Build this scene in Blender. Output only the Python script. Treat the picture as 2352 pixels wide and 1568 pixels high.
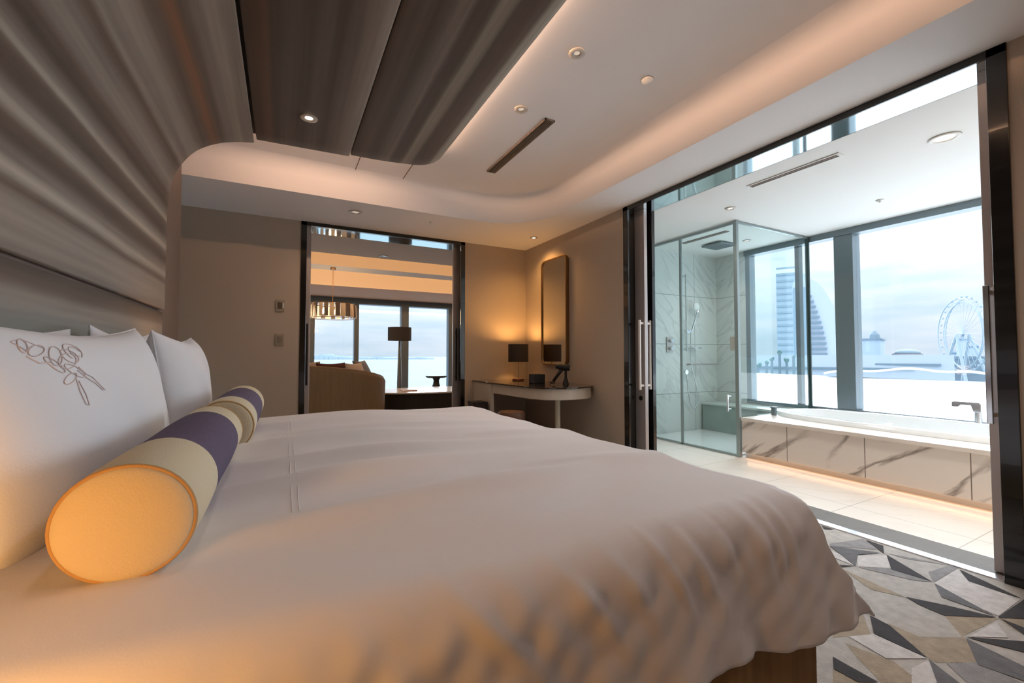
import bpy, math, random
from mathutils import Vector, Matrix
random.seed(7)
S = bpy.context.scene
for o in list(bpy.data.objects): bpy.data.objects.remove(o)
COL = S.collection
PI = math.pi

# ------------------------------------------------------------------ camera, world, exposure
FPX = 988.0
PITCH = math.atan(32/FPX); YAW = math.atan(526/FPX*math.cos(PITCH))
cd = bpy.data.cameras.new('camera'); cam = bpy.data.objects.new('camera', cd); COL.objects.link(cam)
cam.location = (0, 0, 1.02); cam.rotation_euler = (PI/2+PITCH, 0, -YAW)
cd.sensor_fit = 'HORIZONTAL'; cd.sensor_width = 36; cd.lens = 36*FPX/2352; cd.clip_start = .02; cd.clip_end = 9000
S.camera = cam
S.view_settings.view_transform = 'Standard'; S.view_settings.look = 'None'
S.view_settings.exposure = 0.14; S.view_settings.gamma = 1.0; S.view_settings.use_curve_mapping = False

def lin(c):
    c = c/255.0
    return c/12.92 if c <= .04045 else ((c+.055)/1.055)**2.4
def rgb(r, g, b): return (lin(r), lin(g), lin(b), 1)

world = bpy.data.worlds.new('overcast_sky'); S.world = world; world.use_nodes = True
nt = world.node_tree; nt.nodes.clear()
N = nt.nodes.new; L = nt.links.new
out = N('ShaderNodeOutputWorld'); bg = N('ShaderNodeBackground'); tc = N('ShaderNodeTexCoord')
sep = N('ShaderNodeSeparateXYZ'); L(tc.outputs['Generated'], sep.inputs[0])
mp = N('ShaderNodeMapping'); mp.inputs['Scale'].default_value = (2.2, 2.2, 13); L(tc.outputs['Generated'], mp.inputs[0])
nz = N('ShaderNodeTexNoise'); nz.inputs['Scale'].default_value = 1.6; nz.inputs['Detail'].default_value = 6; L(mp.outputs[0], nz.inputs[0])
cr = N('ShaderNodeValToRGB'); L(nz.outputs[0], cr.inputs[0])
cr.color_ramp.elements[0].position = .36; cr.color_ramp.elements[0].color = rgb(208, 227, 239)
cr.color_ramp.elements[1].position = .62; cr.color_ramp.elements[1].color = rgb(246, 247, 252)
gr = N('ShaderNodeValToRGB'); L(sep.outputs[2], gr.inputs[0])
e = gr.color_ramp.elements; e[0].position = 0; e[0].color = (.87, .94, 1.0, 1); e[1].position = .9; e[1].color = (1, 1, 1, 1)
mulc = N('ShaderNodeMix'); mulc.data_type = 'RGBA'; mulc.blend_type = 'MULTIPLY'; mulc.inputs[0].default_value = 1
L(cr.outputs[0], mulc.inputs[6]); L(gr.outputs[0], mulc.inputs[7])
st = N('ShaderNodeMapRange'); st.inputs[1].default_value = 0.02; st.inputs[2].default_value = .75; st.inputs[3].default_value = 1.02; st.inputs[4].default_value = 3.0
L(sep.outputs[2], st.inputs[0]); L(st.outputs[0], bg.inputs['Strength']); L(mulc.outputs[2], bg.inputs['Color']); L(bg.outputs[0], out.inputs[0])

def light(name, kind, loc, energy, color, rot=(0, 0, 0), size=.1, size_y=None, parent=None, spot=None, blend=.6, portal=False, spread=None):
    ld = bpy.data.lights.new(name, kind); ld.energy = energy; ld.color = color
    if kind == 'AREA':
        ld.size = size
        if size_y: ld.shape = 'RECTANGLE'; ld.size_y = size_y
        if portal: ld.cycles.is_portal = True
        if spread: ld.spread = spread
    else: ld.shadow_soft_size = size
    if spot: ld.spot_size = spot; ld.spot_blend = blend
    o = bpy.data.objects.new(name, ld); COL.objects.link(o); o.location = loc; o.rotation_euler = rot
    if parent:
        o.parent = parent; o.location = Vector(loc)-parent.location
    return o
WARM = (1.0, .56, .25); PEACH = (1.0, .60, .38); SOFT = (1.0, .80, .66)
# soft bright overcast daylight from the harbour side
sun = light('hazy_sun', 'SUN', (60, 40, 40), 9.0, (.88, .94, 1.0), (math.radians(66), 0, math.radians(180-55)))
sun.data.angle = math.radians(85)
# daylight portals filling the two real window openings
light('window_portal', 'AREA', (5.45, 1.6, 1.4), 1, (1, 1, 1), (0, PI/2, 0), 2.0, 4.2, portal=True)
light('window_portal', 'AREA', (1.5, 11.3, 1.3), 1, (1, 1, 1), (-PI/2, 0, 0), 9.0, 2.4, portal=True)

# ------------------------------------------------------------------ helpers
class MB:
    def __init__(s): s.v = []; s.f = []; s.mi = []; s.uv = None
    def add(s, vs, fs, mi=0):
        b = len(s.v); s.v += [tuple(v) for v in vs]; s.f += [tuple(i+b for i in f) for f in fs]; s.mi += [mi]*len(fs); return s
    def box(s, a, b, mi=0):
        x0, x1 = sorted((a[0], b[0])); y0, y1 = sorted((a[1], b[1])); z0, z1 = sorted((a[2], b[2]))
        return s.add([(x0,y0,z0),(x1,y0,z0),(x1,y1,z0),(x0,y1,z0),(x0,y0,z1),(x1,y0,z1),(x1,y1,z1),(x0,y1,z1)],
                     [(0,3,2,1),(4,5,6,7),(0,1,5,4),(1,2,6,5),(2,3,7,6),(3,0,4,7)], mi)
    def prism(s, pts, z0, z1, mi=0, axis='z'):
        n = len(pts)
        def m(p, z): return {'z': (p[0], p[1], z), 'x': (z, p[0], p[1]), 'y': (p[0], z, p[1])}[axis]
        vs = [m(p, z0) for p in pts]+[m(p, z1) for p in pts]
        fs = [tuple(range(n-1, -1, -1)), tuple(range(n, 2*n))]+[(i, (i+1) % n, n+(i+1) % n, n+i) for i in range(n)]
        return s.add(vs, fs, mi)
    def lathe(s, prof, c=(0, 0, 0), n=32, axis='z', cap=True, mi=0):
        vs = []
        for r, z in prof:
            for i in range(n):
                a = 2*PI*i/n; p = (r*math.cos(a), r*math.sin(a), z)
                if axis == 'y': p = (p[0], z, p[1])
                if axis == 'x': p = (z, p[0], p[1])
                vs.append((p[0]+c[0], p[1]+c[1], p[2]+c[2]))
        m = len(prof); fs = []
        for j in range(m-1):
            for i in range(n):
                k = (i+1) % n; fs.append((j*n+i, j*n+k, (j+1)*n+k, (j+1)*n+i))
        if cap: fs += [tuple(range(n-1, -1, -1)), tuple((m-1)*n+i for i in range(n))]
        return s.add(vs, fs, mi)
    def cyl(s, c, r, h, n=24, axis='z', r2=None, mi=0): return s.lathe([(r, 0), (r if r2 is None else r2, h)], c, n, axis, mi=mi)
    def tube(s, path, r, n=8, closed=False, mi=0):
        P = [Vector(p) for p in path]; m = len(P); vs = []
        up = None
        for i in range(m):
            a = P[(i-1) % m] if (closed or i > 0) else P[i]; b = P[(i+1) % m] if (closed or i < m-1) else P[i]
            d = (b-a).normalized()
            if up is None: up = Vector((0, 0, 1)) if abs(d.z) < .9 else Vector((1, 0, 0))
            x = d.cross(up).normalized(); up = x.cross(d).normalized()
            rr = r[i] if isinstance(r, (list, tuple)) else r
            for k in range(n):
                t = 2*PI*k/n; vs.append(P[i]+x*rr*math.cos(t)+up*rr*math.sin(t))
        fs = []
        for i in range(m if closed else m-1):
            j = (i+1) % m
            for k in range(n): l = (k+1) % n; fs.append((i*n+k, i*n+l, j*n+l, j*n+k))
        if not closed: fs += [tuple(range(n-1, -1, -1)), tuple((m-1)*n+k for k in range(n))]
        return s.add(vs, fs, mi)
    def grid(s, fn, nu, nv, mi=0, close_u=False):
        vs = [fn(i/(nu-1) if not close_u else i/nu, j/(nv-1)) for j in range(nv) for i in range(nu)]
        fs = []
        for j in range(nv-1):
            for i in range(nu if close_u else nu-1):
                k = (i+1) % nu; fs.append((j*nu+i, j*nu+k, (j+1)*nu+k, (j+1)*nu+i))
        return s.add(vs, fs, mi)
    def build(s, name, mats, parent=None, smooth=False, bevel=0, solid=0, org=None, seg=2):
        me = bpy.data.meshes.new(name)
        o0 = Vector(org) if org is not None else (parent.location.copy() if parent is not None else Vector((0, 0, 0)))
        if parent is not None and parent.parent is not None: o0 = parent.location+parent.parent.location
        me.from_pydata([tuple(Vector(v)-o0) for v in s.v], [], s.f)
        if not isinstance(mats, (list, tuple)): mats = [mats]
        for m in mats: me.materials.append(m)
        me.polygons.foreach_set('material_index', s.mi)
        if smooth: me.polygons.foreach_set('use_smooth', [True]*len(me.polygons))
        me.update(); me.validate()
        o = bpy.data.objects.new(name, me); COL.objects.link(o)
        if parent is not None: o.parent = parent
        else: o.location = o0
        if solid: md = o.modifiers.new('solid', 'SOLIDIFY'); md.thickness = solid; md.offset = -1
        if bevel: md = o.modifiers.new('bevel', 'BEVEL'); md.width = bevel; md.segments = seg; md.limit_method = 'ANGLE'; md.angle_limit = .6
        if smooth or bevel:
            try: md = o.modifiers.new('wn', 'WEIGHTED_NORMAL'); md.keep_sharp = True
            except Exception: pass
        if smooth == 'auto':
            me.set_sharp_from_angle(angle=math.radians(40))
        return o

def thing(name, loc, label, cat, group=None):
    o = bpy.data.objects.new(name, None); COL.objects.link(o); o.location = loc; o.empty_display_size = .05
    o['label'] = label; o['category'] = cat
    if group: o['group'] = group
    return o
def tag(o, label, cat, group=None, kind=None):
    o['label'] = label; o['category'] = cat
    if group: o['group'] = group
    if kind: o['kind'] = kind
    return o
def struct(o, label=None, cat=None):
    o['kind'] = 'structure'
    if label: o['label'] = label
    if cat: o['category'] = cat
    return o
def sroot(name, loc, label, cat):
    o = thing(name, loc, label, cat); o['kind'] = 'structure'; return o

def mat(name, col, rough=.5, metal=0, spec=.5, noise=0, nscale=8, bump=0, bscale=60, emit=0, ecol=None, sheen=0, coat=0, stretch=None):
    m = bpy.data.materials.new(name); m.use_nodes = True; t = m.node_tree; b = t.nodes['Principled BSDF']
    b.inputs['Base Color'].default_value = col; b.inputs['Roughness'].default_value = rough; b.inputs['Metallic'].default_value = metal
    b.inputs['Specular IOR Level'].default_value = spec; b.inputs['Sheen Weight'].default_value = sheen; b.inputs['Coat Weight'].default_value = coat
    if emit: b.inputs['Emission Strength'].default_value = emit; b.inputs['Emission Color'].default_value = ecol or col
    if noise or bump:
        tc = t.nodes.new('ShaderNodeTexCoord'); mp = t.nodes.new('ShaderNodeMapping'); t.links.new(tc.outputs['Object'], mp.inputs[0])
        if stretch: mp.inputs['Scale'].default_value = stretch
    if noise:
        n = t.nodes.new('ShaderNodeTexNoise'); n.inputs['Scale'].default_value = nscale; n.inputs['Detail'].default_value = 5; t.links.new(mp.outputs[0], n.inputs[0])
        r = t.nodes.new('ShaderNodeValToRGB'); t.links.new(n.outputs[0], r.inputs[0])
        r.color_ramp.elements[0].position = .3; r.color_ramp.elements[1].position = .7
        r.color_ramp.elements[0].color = tuple(c*(1-noise) for c in col[:3])+(1,); r.color_ramp.elements[1].color = tuple(min(1, c*(1+noise)) for c in col[:3])+(1,)
        t.links.new(r.outputs[0], b.inputs['Base Color'])
    if bump:
        n = t.nodes.new('ShaderNodeTexNoise'); n.inputs['Scale'].default_value = bscale; n.inputs['Detail'].default_value = 4; t.links.new(mp.outputs[0], n.inputs[0])
        bp = t.nodes.new('ShaderNodeBump'); bp.inputs['Strength'].default_value = bump; bp.inputs['Distance'].default_value = .01
        t.links.new(n.outputs[0], bp.inputs['Height']); t.links.new(bp.outputs[0], b.inputs['Normal'])
    return m
def glass(name, tint, refl=.9):
    m = bpy.data.materials.new(name); m.use_nodes = True; t = m.node_tree; t.nodes.clear()
    o = t.nodes.new('ShaderNodeOutputMaterial'); mx = t.nodes.new('ShaderNodeMixShader'); tr = t.nodes.new('ShaderNodeBsdfTransparent'); gl = t.nodes.new('ShaderNodeBsdfGlossy')
    lw = t.nodes.new('ShaderNodeLayerWeight'); pw = t.nodes.new('ShaderNodeMath'); pw.operation = 'POWER'; pw.inputs[1].default_value = 5; t.links.new(lw.outputs['Facing'], pw.inputs[0])
    fr = t.nodes.new('ShaderNodeMath'); fr.operation = 'MULTIPLY_ADD'; fr.inputs[1].default_value = .8; fr.inputs[2].default_value = .04; t.links.new(pw.outputs[0], fr.inputs[0]); tr.inputs[0].default_value = tint; gl.inputs['Roughness'].default_value = .02; gl.inputs[0].default_value = (refl, refl, refl, 1)
    t.links.new(fr.outputs[0], mx.inputs[0]); t.links.new(tr.outputs[0], mx.inputs[1]); t.links.new(gl.outputs[0], mx.inputs[2]); t.links.new(mx.outputs[0], o.inputs[0])
    return m
def emis(name, col, s): return mat(name, (0, 0, 0, 1), emit=s, ecol=col)

def tile_mat(name, base, vein, grout, w, h, plane='xy', rough=.25, gsize=.004, veinamt=.6, off=0.0, vscale=1.6, org=(0, 0)):
    """stone tiles with soft diagonal veins and thin joints, laid out in object space"""
    m = bpy.data.materials.new(name); m.use_nodes = True; t = m.node_tree; b = t.nodes['Principled BSDF']; b.inputs['Roughness'].default_value = rough
    tc = t.nodes.new('ShaderNodeTexCoord'); sp = t.nodes.new('ShaderNodeSeparateXYZ'); t.links.new(tc.outputs['Object'], sp.inputs[0])
    cm = t.nodes.new('ShaderNodeCombineXYZ'); ix = {'xy': (0, 1), 'yz': (1, 2), 'xz': (0, 2)}[plane]
    t.links.new(sp.outputs[ix[0]], cm.inputs[0]); t.links.new(sp.outputs[ix[1]], cm.inputs[1])
    ad = t.nodes.new('ShaderNodeVectorMath'); ad.operation = 'ADD'; ad.inputs[1].default_value = (org[0], org[1], 0); t.links.new(cm.outputs[0], ad.inputs[0])
    br = t.nodes.new('ShaderNodeTexBrick'); br.offset = off; br.inputs['Scale'].default_value = 1; br.inputs['Brick Width'].default_value = w; br.inputs['Row Height'].default_value = h
    br.inputs['Mortar Size'].default_value = gsize; br.inputs['Mortar Smooth'].default_value = 0; br.inputs['Bias'].default_value = -1
    br.inputs['Color1'].default_value = (1, 1, 1, 1); br.inputs['Color2'].default_value = (1, 1, 1, 1); br.inputs['Mortar'].default_value = (0, 0, 0, 1)
    t.links.new(ad.outputs[0], br.inputs[0])
    # veins: thin band of a distorted diagonal wave
    n1 = t.nodes.new('ShaderNodeTexNoise'); n1.inputs['Scale'].default_value = vscale; n1.inputs['Detail'].default_value = 6; n1.inputs['Distortion'].default_value = .6
    mp = t.nodes.new('ShaderNodeMapping'); mp.inputs['Rotation'].default_value = (0, 0, .72); mp1 = t.nodes.new('ShaderNodeMapping'); mp1.inputs['Scale'].default_value = (.5, 2.2, 1)
    t.links.new(ad.outputs[0], mp.inputs[0]); t.links.new(mp.outputs[0], mp1.inputs[0]); t.links.new(mp1.outputs[0], n1.inputs[0])
    r = t.nodes.new('ShaderNodeValToRGB'); r.color_ramp.elements[0].position = .465; r.color_ramp.elements[0].color = (0, 0, 0, 1)
    e1 = r.color_ramp.elements.new(.5); e1.color = (1, 1, 1, 1); r.color_ramp.elements[2].position = .53; r.color_ramp.elements[2].color = (0, 0, 0, 1)
    t.links.new(n1.outputs[0], r.inputs[0])
    n2 = t.nodes.new('ShaderNodeTexNoise'); n2.inputs['Scale'].default_value = 1.3; n2.inputs['Detail'].default_value = 2; t.links.new(ad.outputs[0], n2.inputs[0])
    r2 = t.nodes.new('ShaderNodeMapRange'); r2.inputs[1].default_value = .36; r2.inputs[2].default_value = .52; t.links.new(n2.outputs[0], r2.inputs[0])
    mu = t.nodes.new('ShaderNodeMath'); mu.operation = 'MULTIPLY'; t.links.new(r.outputs[0], mu.inputs[0]); t.links.new(r2.outputs[0], mu.inputs[1])
    mu2 = t.nodes.new('ShaderNodeMath'); mu2.operation = 'MULTIPLY'; mu2.inputs[1].default_value = veinamt; t.links.new(mu.outputs[0], mu2.inputs[0])
    m1 = t.nodes.new('ShaderNodeMix'); m1.data_type = 'RGBA'; m1.inputs[6].default_value = base; m1.inputs[7].default_value = vein; t.links.new(mu2.outputs[0], m1.inputs[0])
    m2 = t.nodes.new('ShaderNodeMix'); m2.data_type = 'RGBA'; m2.inputs[6].default_value = grout
    t.links.new(br.outputs['Color'], m2.inputs[0]); t.links.new(m1.outputs[2], m2.inputs[7]); t.links.new(m2.outputs[2], b.inputs['Base Color'])
    return m

def stripe_mat(name, stops):
    """woven upholstery with long soft stripes along UV v; u is the distance round the panel in metres / 4"""
    m = bpy.data.materials.new(name); m.use_nodes = True; t = m.node_tree; b = t.nodes['Principled BSDF']
    b.inputs['Roughness'].default_value = .75; b.inputs['Specular IOR Level'].default_value = .25; b.inputs['Sheen Weight'].default_value = .25
    uv = t.nodes.new('ShaderNodeUVMap'); uv.uv_map = 'UVMap'; sp = t.nodes.new('ShaderNodeSeparateXYZ'); t.links.new(uv.outputs[0], sp.inputs[0])
    mp = t.nodes.new('ShaderNodeMapping'); mp.inputs['Scale'].default_value = (3, 9, 1); t.links.new(uv.outputs[0], mp.inputs[0])
    n = t.nodes.new('ShaderNodeTexNoise'); n.inputs['Scale'].default_value = 1; n.inputs['Detail'].default_value = 3; t.links.new(mp.outputs[0], n.inputs[0])
    # wobble of the stripe edge
    w = t.nodes.new('ShaderNodeMath'); w.operation = 'MULTIPLY_ADD'; w.inputs[1].default_value = .008; w.inputs[2].default_value = -.004; t.links.new(n.outputs[0], w.inputs[0])
    a = t.nodes.new('ShaderNodeMath'); a.operation = 'ADD'; t.links.new(sp.outputs[0], a.inputs[0]); t.links.new(w.outputs[0], a.inputs[1])
    r = t.nodes.new('ShaderNodeValToRGB'); t.links.new(a.outputs[0], r.inputs[0]); cr = r.color_ramp; cr.interpolation = 'EASE'
    stops = sorted(stops)
    cr.elements[0].position = stops[0][0]; cr.elements[0].color = stops[0][1]; cr.elements[1].position = stops[-1][0]; cr.elements[1].color = stops[-1][1]
    for p, c in stops[1:-1]: el = cr.elements.new(p); el.color = c
    mp2 = t.nodes.new('ShaderNodeMapping'); mp2.inputs['Scale'].default_value = (140, 6, 1); t.links.new(uv.outputs[0], mp2.inputs[0])
    n2 = t.nodes.new('ShaderNodeTexNoise'); n2.inputs['Scale'].default_value = 1; n2.inputs['Detail'].default_value = 4; t.links.new(mp2.outputs[0], n2.inputs[0])
    r2 = t.nodes.new('ShaderNodeMapRange'); r2.inputs[1].default_value = .3; r2.inputs[2].default_value = .7; r2.inputs[3].default_value = .86; r2.inputs[4].default_value = 1.14; t.links.new(n2.outputs[0], r2.inputs[0])
    mx = t.nodes.new('ShaderNodeVectorMath'); mx.operation = 'SCALE'; t.links.new(r.outputs[0], mx.inputs[0]); t.links.new(r2.outputs[0], mx.inputs['Scale']); t.links.new(mx.outputs[0], b.inputs['Base Color'])
    n3 = t.nodes.new('ShaderNodeTexNoise'); n3.inputs['Scale'].default_value = 420; n3.inputs['Detail'].default_value = 2
    tc = t.nodes.new('ShaderNodeTexCoord'); t.links.new(tc.outputs['Object'], n3.inputs[0])
    bp = t.nodes.new('ShaderNodeBump'); bp.inputs['Strength'].default_value = .25; bp.inputs['Distance'].default_value = .004; t.links.new(n3.outputs[0], bp.inputs['Height']); t.links.new(bp.outputs[0], b.inputs['Normal'])
    return m

M = dict(
    wall=mat('wall_covering', rgb(182, 168, 152), .8, bump=.12, bscale=300, stretch=(1, 1, .2)),
    ceil=mat('ceiling_paint', rgb(236, 234, 234), .9, bump=.03, bscale=40),
    bceil=mat('bath_ceiling_paint', rgb(232, 232, 230), .85),
    bwall=mat('bath_wall_paint', rgb(225, 225, 222), .6),
    black=mat('black_lacquer', rgb(14, 13, 13), .18, coat=.5),
    blackm=mat('black_matte', rgb(24, 22, 22), .5),
    steel=mat('brushed_steel', rgb(186, 178, 176), .38, metal=.5),
    chrome=mat('chrome', rgb(215, 218, 222), .12, metal=1),
    mirrorhead=mat('polished_head', rgb(205, 218, 222), .06, metal=1),
    white=mat('white_linen', rgb(238, 240, 246), .85, sheen=.1, bump=.1, bscale=250),
    duvet=mat('duvet_cotton', rgb(224, 221, 224), .7, sheen=.12, bump=.06, bscale=350),
    cream=mat('cream_fabric', rgb(212, 200, 172), .85, bump=.25, bscale=300),
    purple=mat('purple_fabric', rgb(88, 76, 102), .85, bump=.3, bscale=300, noise=.12, nscale=120),
    piping=mat('gold_piping', rgb(186, 150, 100), .7),
    olive=mat('khaki_fabric', rgb(160, 148, 112), .85, bump=.25, bscale=300),
    porcelain=mat('white_acrylic', rgb(238, 240, 240), .12, coat=.4),
    bedbase=mat('bed_base_fabric', rgb(138, 106, 66), .85, noise=.22, nscale=30, bump=.2, bscale=200, stretch=(1, 1, .04)),
    deskw=mat('cream_lacquer', rgb(196, 184, 168), .35),
    deskt=mat('dark_glass_top', rgb(42, 30, 24), .12, coat=.6),
    bronze=mat('bronze_metal', rgb(150, 118, 84), .32, metal=.9),
    mirror=mat('mirror_glass', rgb(225, 225, 222), .01, metal=1),
    shade=mat('dark_lampshade', rgb(58, 46, 38), .8, bump=.2, bscale=200),
    concrete=mat('pale_concrete', rgb(216, 220, 226), .8),
    frame=mat('window_aluminium', rgb(120, 132, 138), .4, metal=.6),
    vent=mat('vent_grille', rgb(120, 106, 96), .6),
    glassb=glass('shower_glass', (.93, .982, .976, 1)), glassw=glass('window_glass', (.95, .97, .98, 1)), glassc=glass('clear_glass', (.97, .97, .96, 1)),
)

# ------------------------------------------------------------------ the shell
XL, XR, YB, YN, ZS, ZC = -.724, 2.88, 5.02, -1.5, 2.44, 2.70
WT = 3.10; YB2 = 5.30
# carpet (traced shards where the photo shows them, the same kind of shards elsewhere)
cg = {'b': rgb(186, 182, 178), 'd': rgb(66, 64, 68), 'g': rgb(112, 112, 116), 'm': rgb(150, 148, 150), 'l': rgb(210, 206, 206), 't': rgb(168, 154, 136)}
cmats = {k: mat('carpet_'+n, cg[k], .95, noise=.14, nscale=26, bump=.5, bscale=260) for k, n in dict(b='base', d='charcoal', g='grey', m='mid_grey', l='pale', t='beige').items()}
cl = list(cmats)
m = MB(); m.box((XL-.2, YN, -.1), (2.9, YB, 0), 0)
Fw = Vector((math.sin(YAW)*math.cos(PITCH), math.cos(YAW)*math.cos(PITCH), math.sin(PITCH))); Rt = Vector((math.cos(YAW), -math.sin(YAW), 0)); Up = Rt.cross(Fw)
def fl(cx, cy):   # where the carpet shows the shard corner in the photograph, measured on the floor plane
    u = 1500+.3622*cx; v = 1100+.3622*cy
    d = Fw+Rt*(u-1176)/FPX+Up*(784-v)/FPX
    k = -1.02/d.z; return (min(d.x*k, 2.899), d.y*k)
SH = [('t', [(1600,748),(2190,885),(1960,1000),(1850,868),(1690,790)]), ('t', [(1480,910),(1690,1000),(1980,1005),(2060,1162),(1800,1165),(1750,1142)]),
      ('t', [(1140,940),(1330,850),(1380,985),(1140,1005)]), ('t', [(1220,1040),(1530,1160),(1700,1292),(1450,1292),(1300,1140)]), ('t', [(1140,1210),(1380,1292),(1140,1400)]),
      ('t', [(1200,570),(1600,750),(1380,700)]), ('t', [(2190,885),(2352,885),(2340,980),(2250,930)]),
      ('m', [(1745,590),(1870,550),(1960,550),(1780,655)]), ('m', [(1480,470),(1750,520),(1880,548),(1600,505)]), ('m', [(1120,410),(1330,380),(1440,450),(1125,425)]),
      ('m', [(1300,560),(1500,562),(1770,655),(1640,640)]), ('m', [(1860,1170),(2060,1162),(2352,1300),(2300,1400),(2000,1300)]),
      ('l', [(1290,485),(1480,485),(1510,565),(1300,555)]), ('l', [(1785,660),(1930,570),(2000,648),(2330,765),(2190,870),(1840,720)]), ('l', [(2010,1000),(2175,905),(2250,1008)]),
      ('l', [(1640,1200),(1750,1150),(1800,1292),(1640,1350)]), ('l', [(1130,455),(1190,480),(1275,550),(1150,500)]), ('l', [(1240,1000),(1400,985),(1740,1140),(1480,1140)]),
      ('d', [(1480,480),(1775,655),(1510,575)]), ('d', [(1945,575),(2340,760),(2000,650)]), ('d', [(1600,748),(1850,800),(2185,880),(1850,868),(1690,800)]),
      ('g', [(1785,662),(2170,872),(1830,750)]), ('d', [(2352,765),(2185,880),(2352,890),(2500,830)]), ('d', [(1375,865),(1500,930),(1745,1140),(1400,980)]),
      ('d', [(1980,1003),(2352,1032),(2500,1150),(2352,1100),(2150,1050)]), ('g', [(1985,1012),(2352,1190),(2400,1300),(2060,1180)]), ('d', [(1140,1130),(1430,1292),(1300,1290),(1145,1205)]),
      ('g', [(1745,1142),(1960,1310),(1810,1310)]), ('g', [(1120,425),(1445,470),(1300,482),(1285,555),(1190,480)]), ('d', [(1160,545),(1285,553),(1165,562)]), ('d', [(1345,385),(1460,425),(1465,475)]),
      ('d', [(2200,885),(2352,945),(2500,1040),(2352,988)]), ('d', [(1070,298),(1150,322),(1085,318)]), ('d', [(1290,785),(1375,865),(1320,835)])]
def area(p): return sum(p[i][0]*p[(i+1) % len(p)][1]-p[(i+1) % len(p)][0]*p[i][1] for i in range(len(p)))/2
for i, (k, pts) in enumerate(SH):
    q = [fl(*p) for p in pts]
    if area(q) < 0: q.reverse()
    z = .0006+.00008*i; m.add([(x, y, z) for x, y in q], [tuple(range(len(q)))], cl.index(k))
def in_traced(x, y):    # floor patch whose shards are traced above
    d = Vector((x, y, -1.02)); w = d.dot(Fw)
    if w < .1: return False
    u = 1176+FPX*d.dot(Rt)/w; v = 784-FPX*d.dot(Up)/w
    return 1880 < u < 2380 and 1175 < v < 1600
GX, GY = .30, .34; gp = {}
for i in range(-4, 12):
    for j in range(-5, 17): gp[i, j] = (i*GX+random.uniform(-.09, .09), j*GY+(i % 2)*.17+random.uniform(-.1, .1))
for i in range(-3, 11):
    for j in range(-4, 16):
        a, b, c_, d = gp[i, j], gp[i+1, j] if (i+1, j) in gp else gp[i, j], gp.get((i+1, j+1), gp[i, j]), gp.get((i, j+1), gp[i, j])
        for tri in ((a, b, c_), (a, c_, d)):
            if any(x < XL or x > 2.88 or y < YN+.02 or y > YB-.02 for x, y in tri): continue
            if any(in_traced(x, y) for x, y in list(tri)+[(sum(p[0] for p in tri)/3, sum(p[1] for p in tri)/3)]+[((tri[q][0]+tri[q-1][0])/2, (tri[q][1]+tri[q-1][1])/2) for q in range(3)]): continue
            k = random.choice('bbtmldggt'); z = .0005
            if abs(area(tri)) > .002: m.add([(x, y, z) for x, y in (tri if area(tri) > 0 else tri[::-1])], [(0, 1, 2)], cl.index(k))
struct(m.build('floor', [cmats[k] for k in cl]), 'grey and charcoal shard patterned bedroom carpet', 'carpet')
stone = tile_mat('threshold_stone', rgb(96, 90, 82), rgb(78, 72, 66), rgb(100, 94, 86), .9, .9, 'xy', rough=.6, vscale=5)
struct(MB().box((2.94, .63, -.1), (3.17, 3.12, .001)).build('trim_1', stone), 'grey stone threshold under the bathroom doors', 'threshold')
struct(MB().box((2.882, .70, -.02), (2.94, 3.05, .006)).build('trim_2', mat('threshold_metal', rgb(225, 226, 230), .22, metal=1)), 'bright metal strip at the carpet edge', 'threshold')
btile = tile_mat('bath_floor_tile', rgb(236, 230, 222), rgb(214, 205, 195), rgb(196, 190, 182), .46, .60, 'xy', rough=.22, gsize=.003, veinamt=.3, org=(.27-4.6, -.33+6))
struct(MB().box((3.17, -.6, -.1), (5.6, 4.1, 0)).build('floor', btile), 'pale tiled bathroom floor', 'floor')
struct(MB().box((-4, YB, -.1), (7, 11.6, 0)).build('floor', mat('living_carpet', rgb(150, 140, 130), .95, noise=.1, nscale=9)), 'living room floor beyond the doorway', 'floor')

W = M['wall']
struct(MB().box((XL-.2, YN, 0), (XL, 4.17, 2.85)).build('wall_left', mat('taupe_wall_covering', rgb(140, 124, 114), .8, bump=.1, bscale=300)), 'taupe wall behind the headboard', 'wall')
m = MB(); m.box((-2.2, YB, 0), (.15, YB2, 2.85)); m.box((2.0, YB, 0), (XR, YB2, 2.85)); m.box((.15, YB, 2.44), (2.0, YB2, 2.85))
m.box((XR, YB, 0), (WT, YB2, 2.85))
struct(m.build('wall_back', W), 'beige wall around the living room doorway', 'wall')
m = MB(); m.box((XR, 3.12, 0), (WT, YB, 2.85)); m.box((XR, YN, 0), (WT, .63, 2.85)); m.box((XR, .63, 2.44), (WT, 3.12, 2.85))
struct(m.build('wall_right', W), 'beige wall around the bathroom opening', 'wall')
struct(MB().box((-2.2, YN-.2, 0), (WT, YN, 2.85)).build('wall_near', W), 'beige near wall of the bedroom', 'wall')
m = MB(); m.box((-2.2, 4.0, 0), (XL-.2, 4.17, 2.85)); m.box((-2.3, 4.0, 0), (-2.2, YB2, 2.85))
struct(m.build('wall_passage', W), 'beige passage wall beyond the headboard', 'wall')
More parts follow.
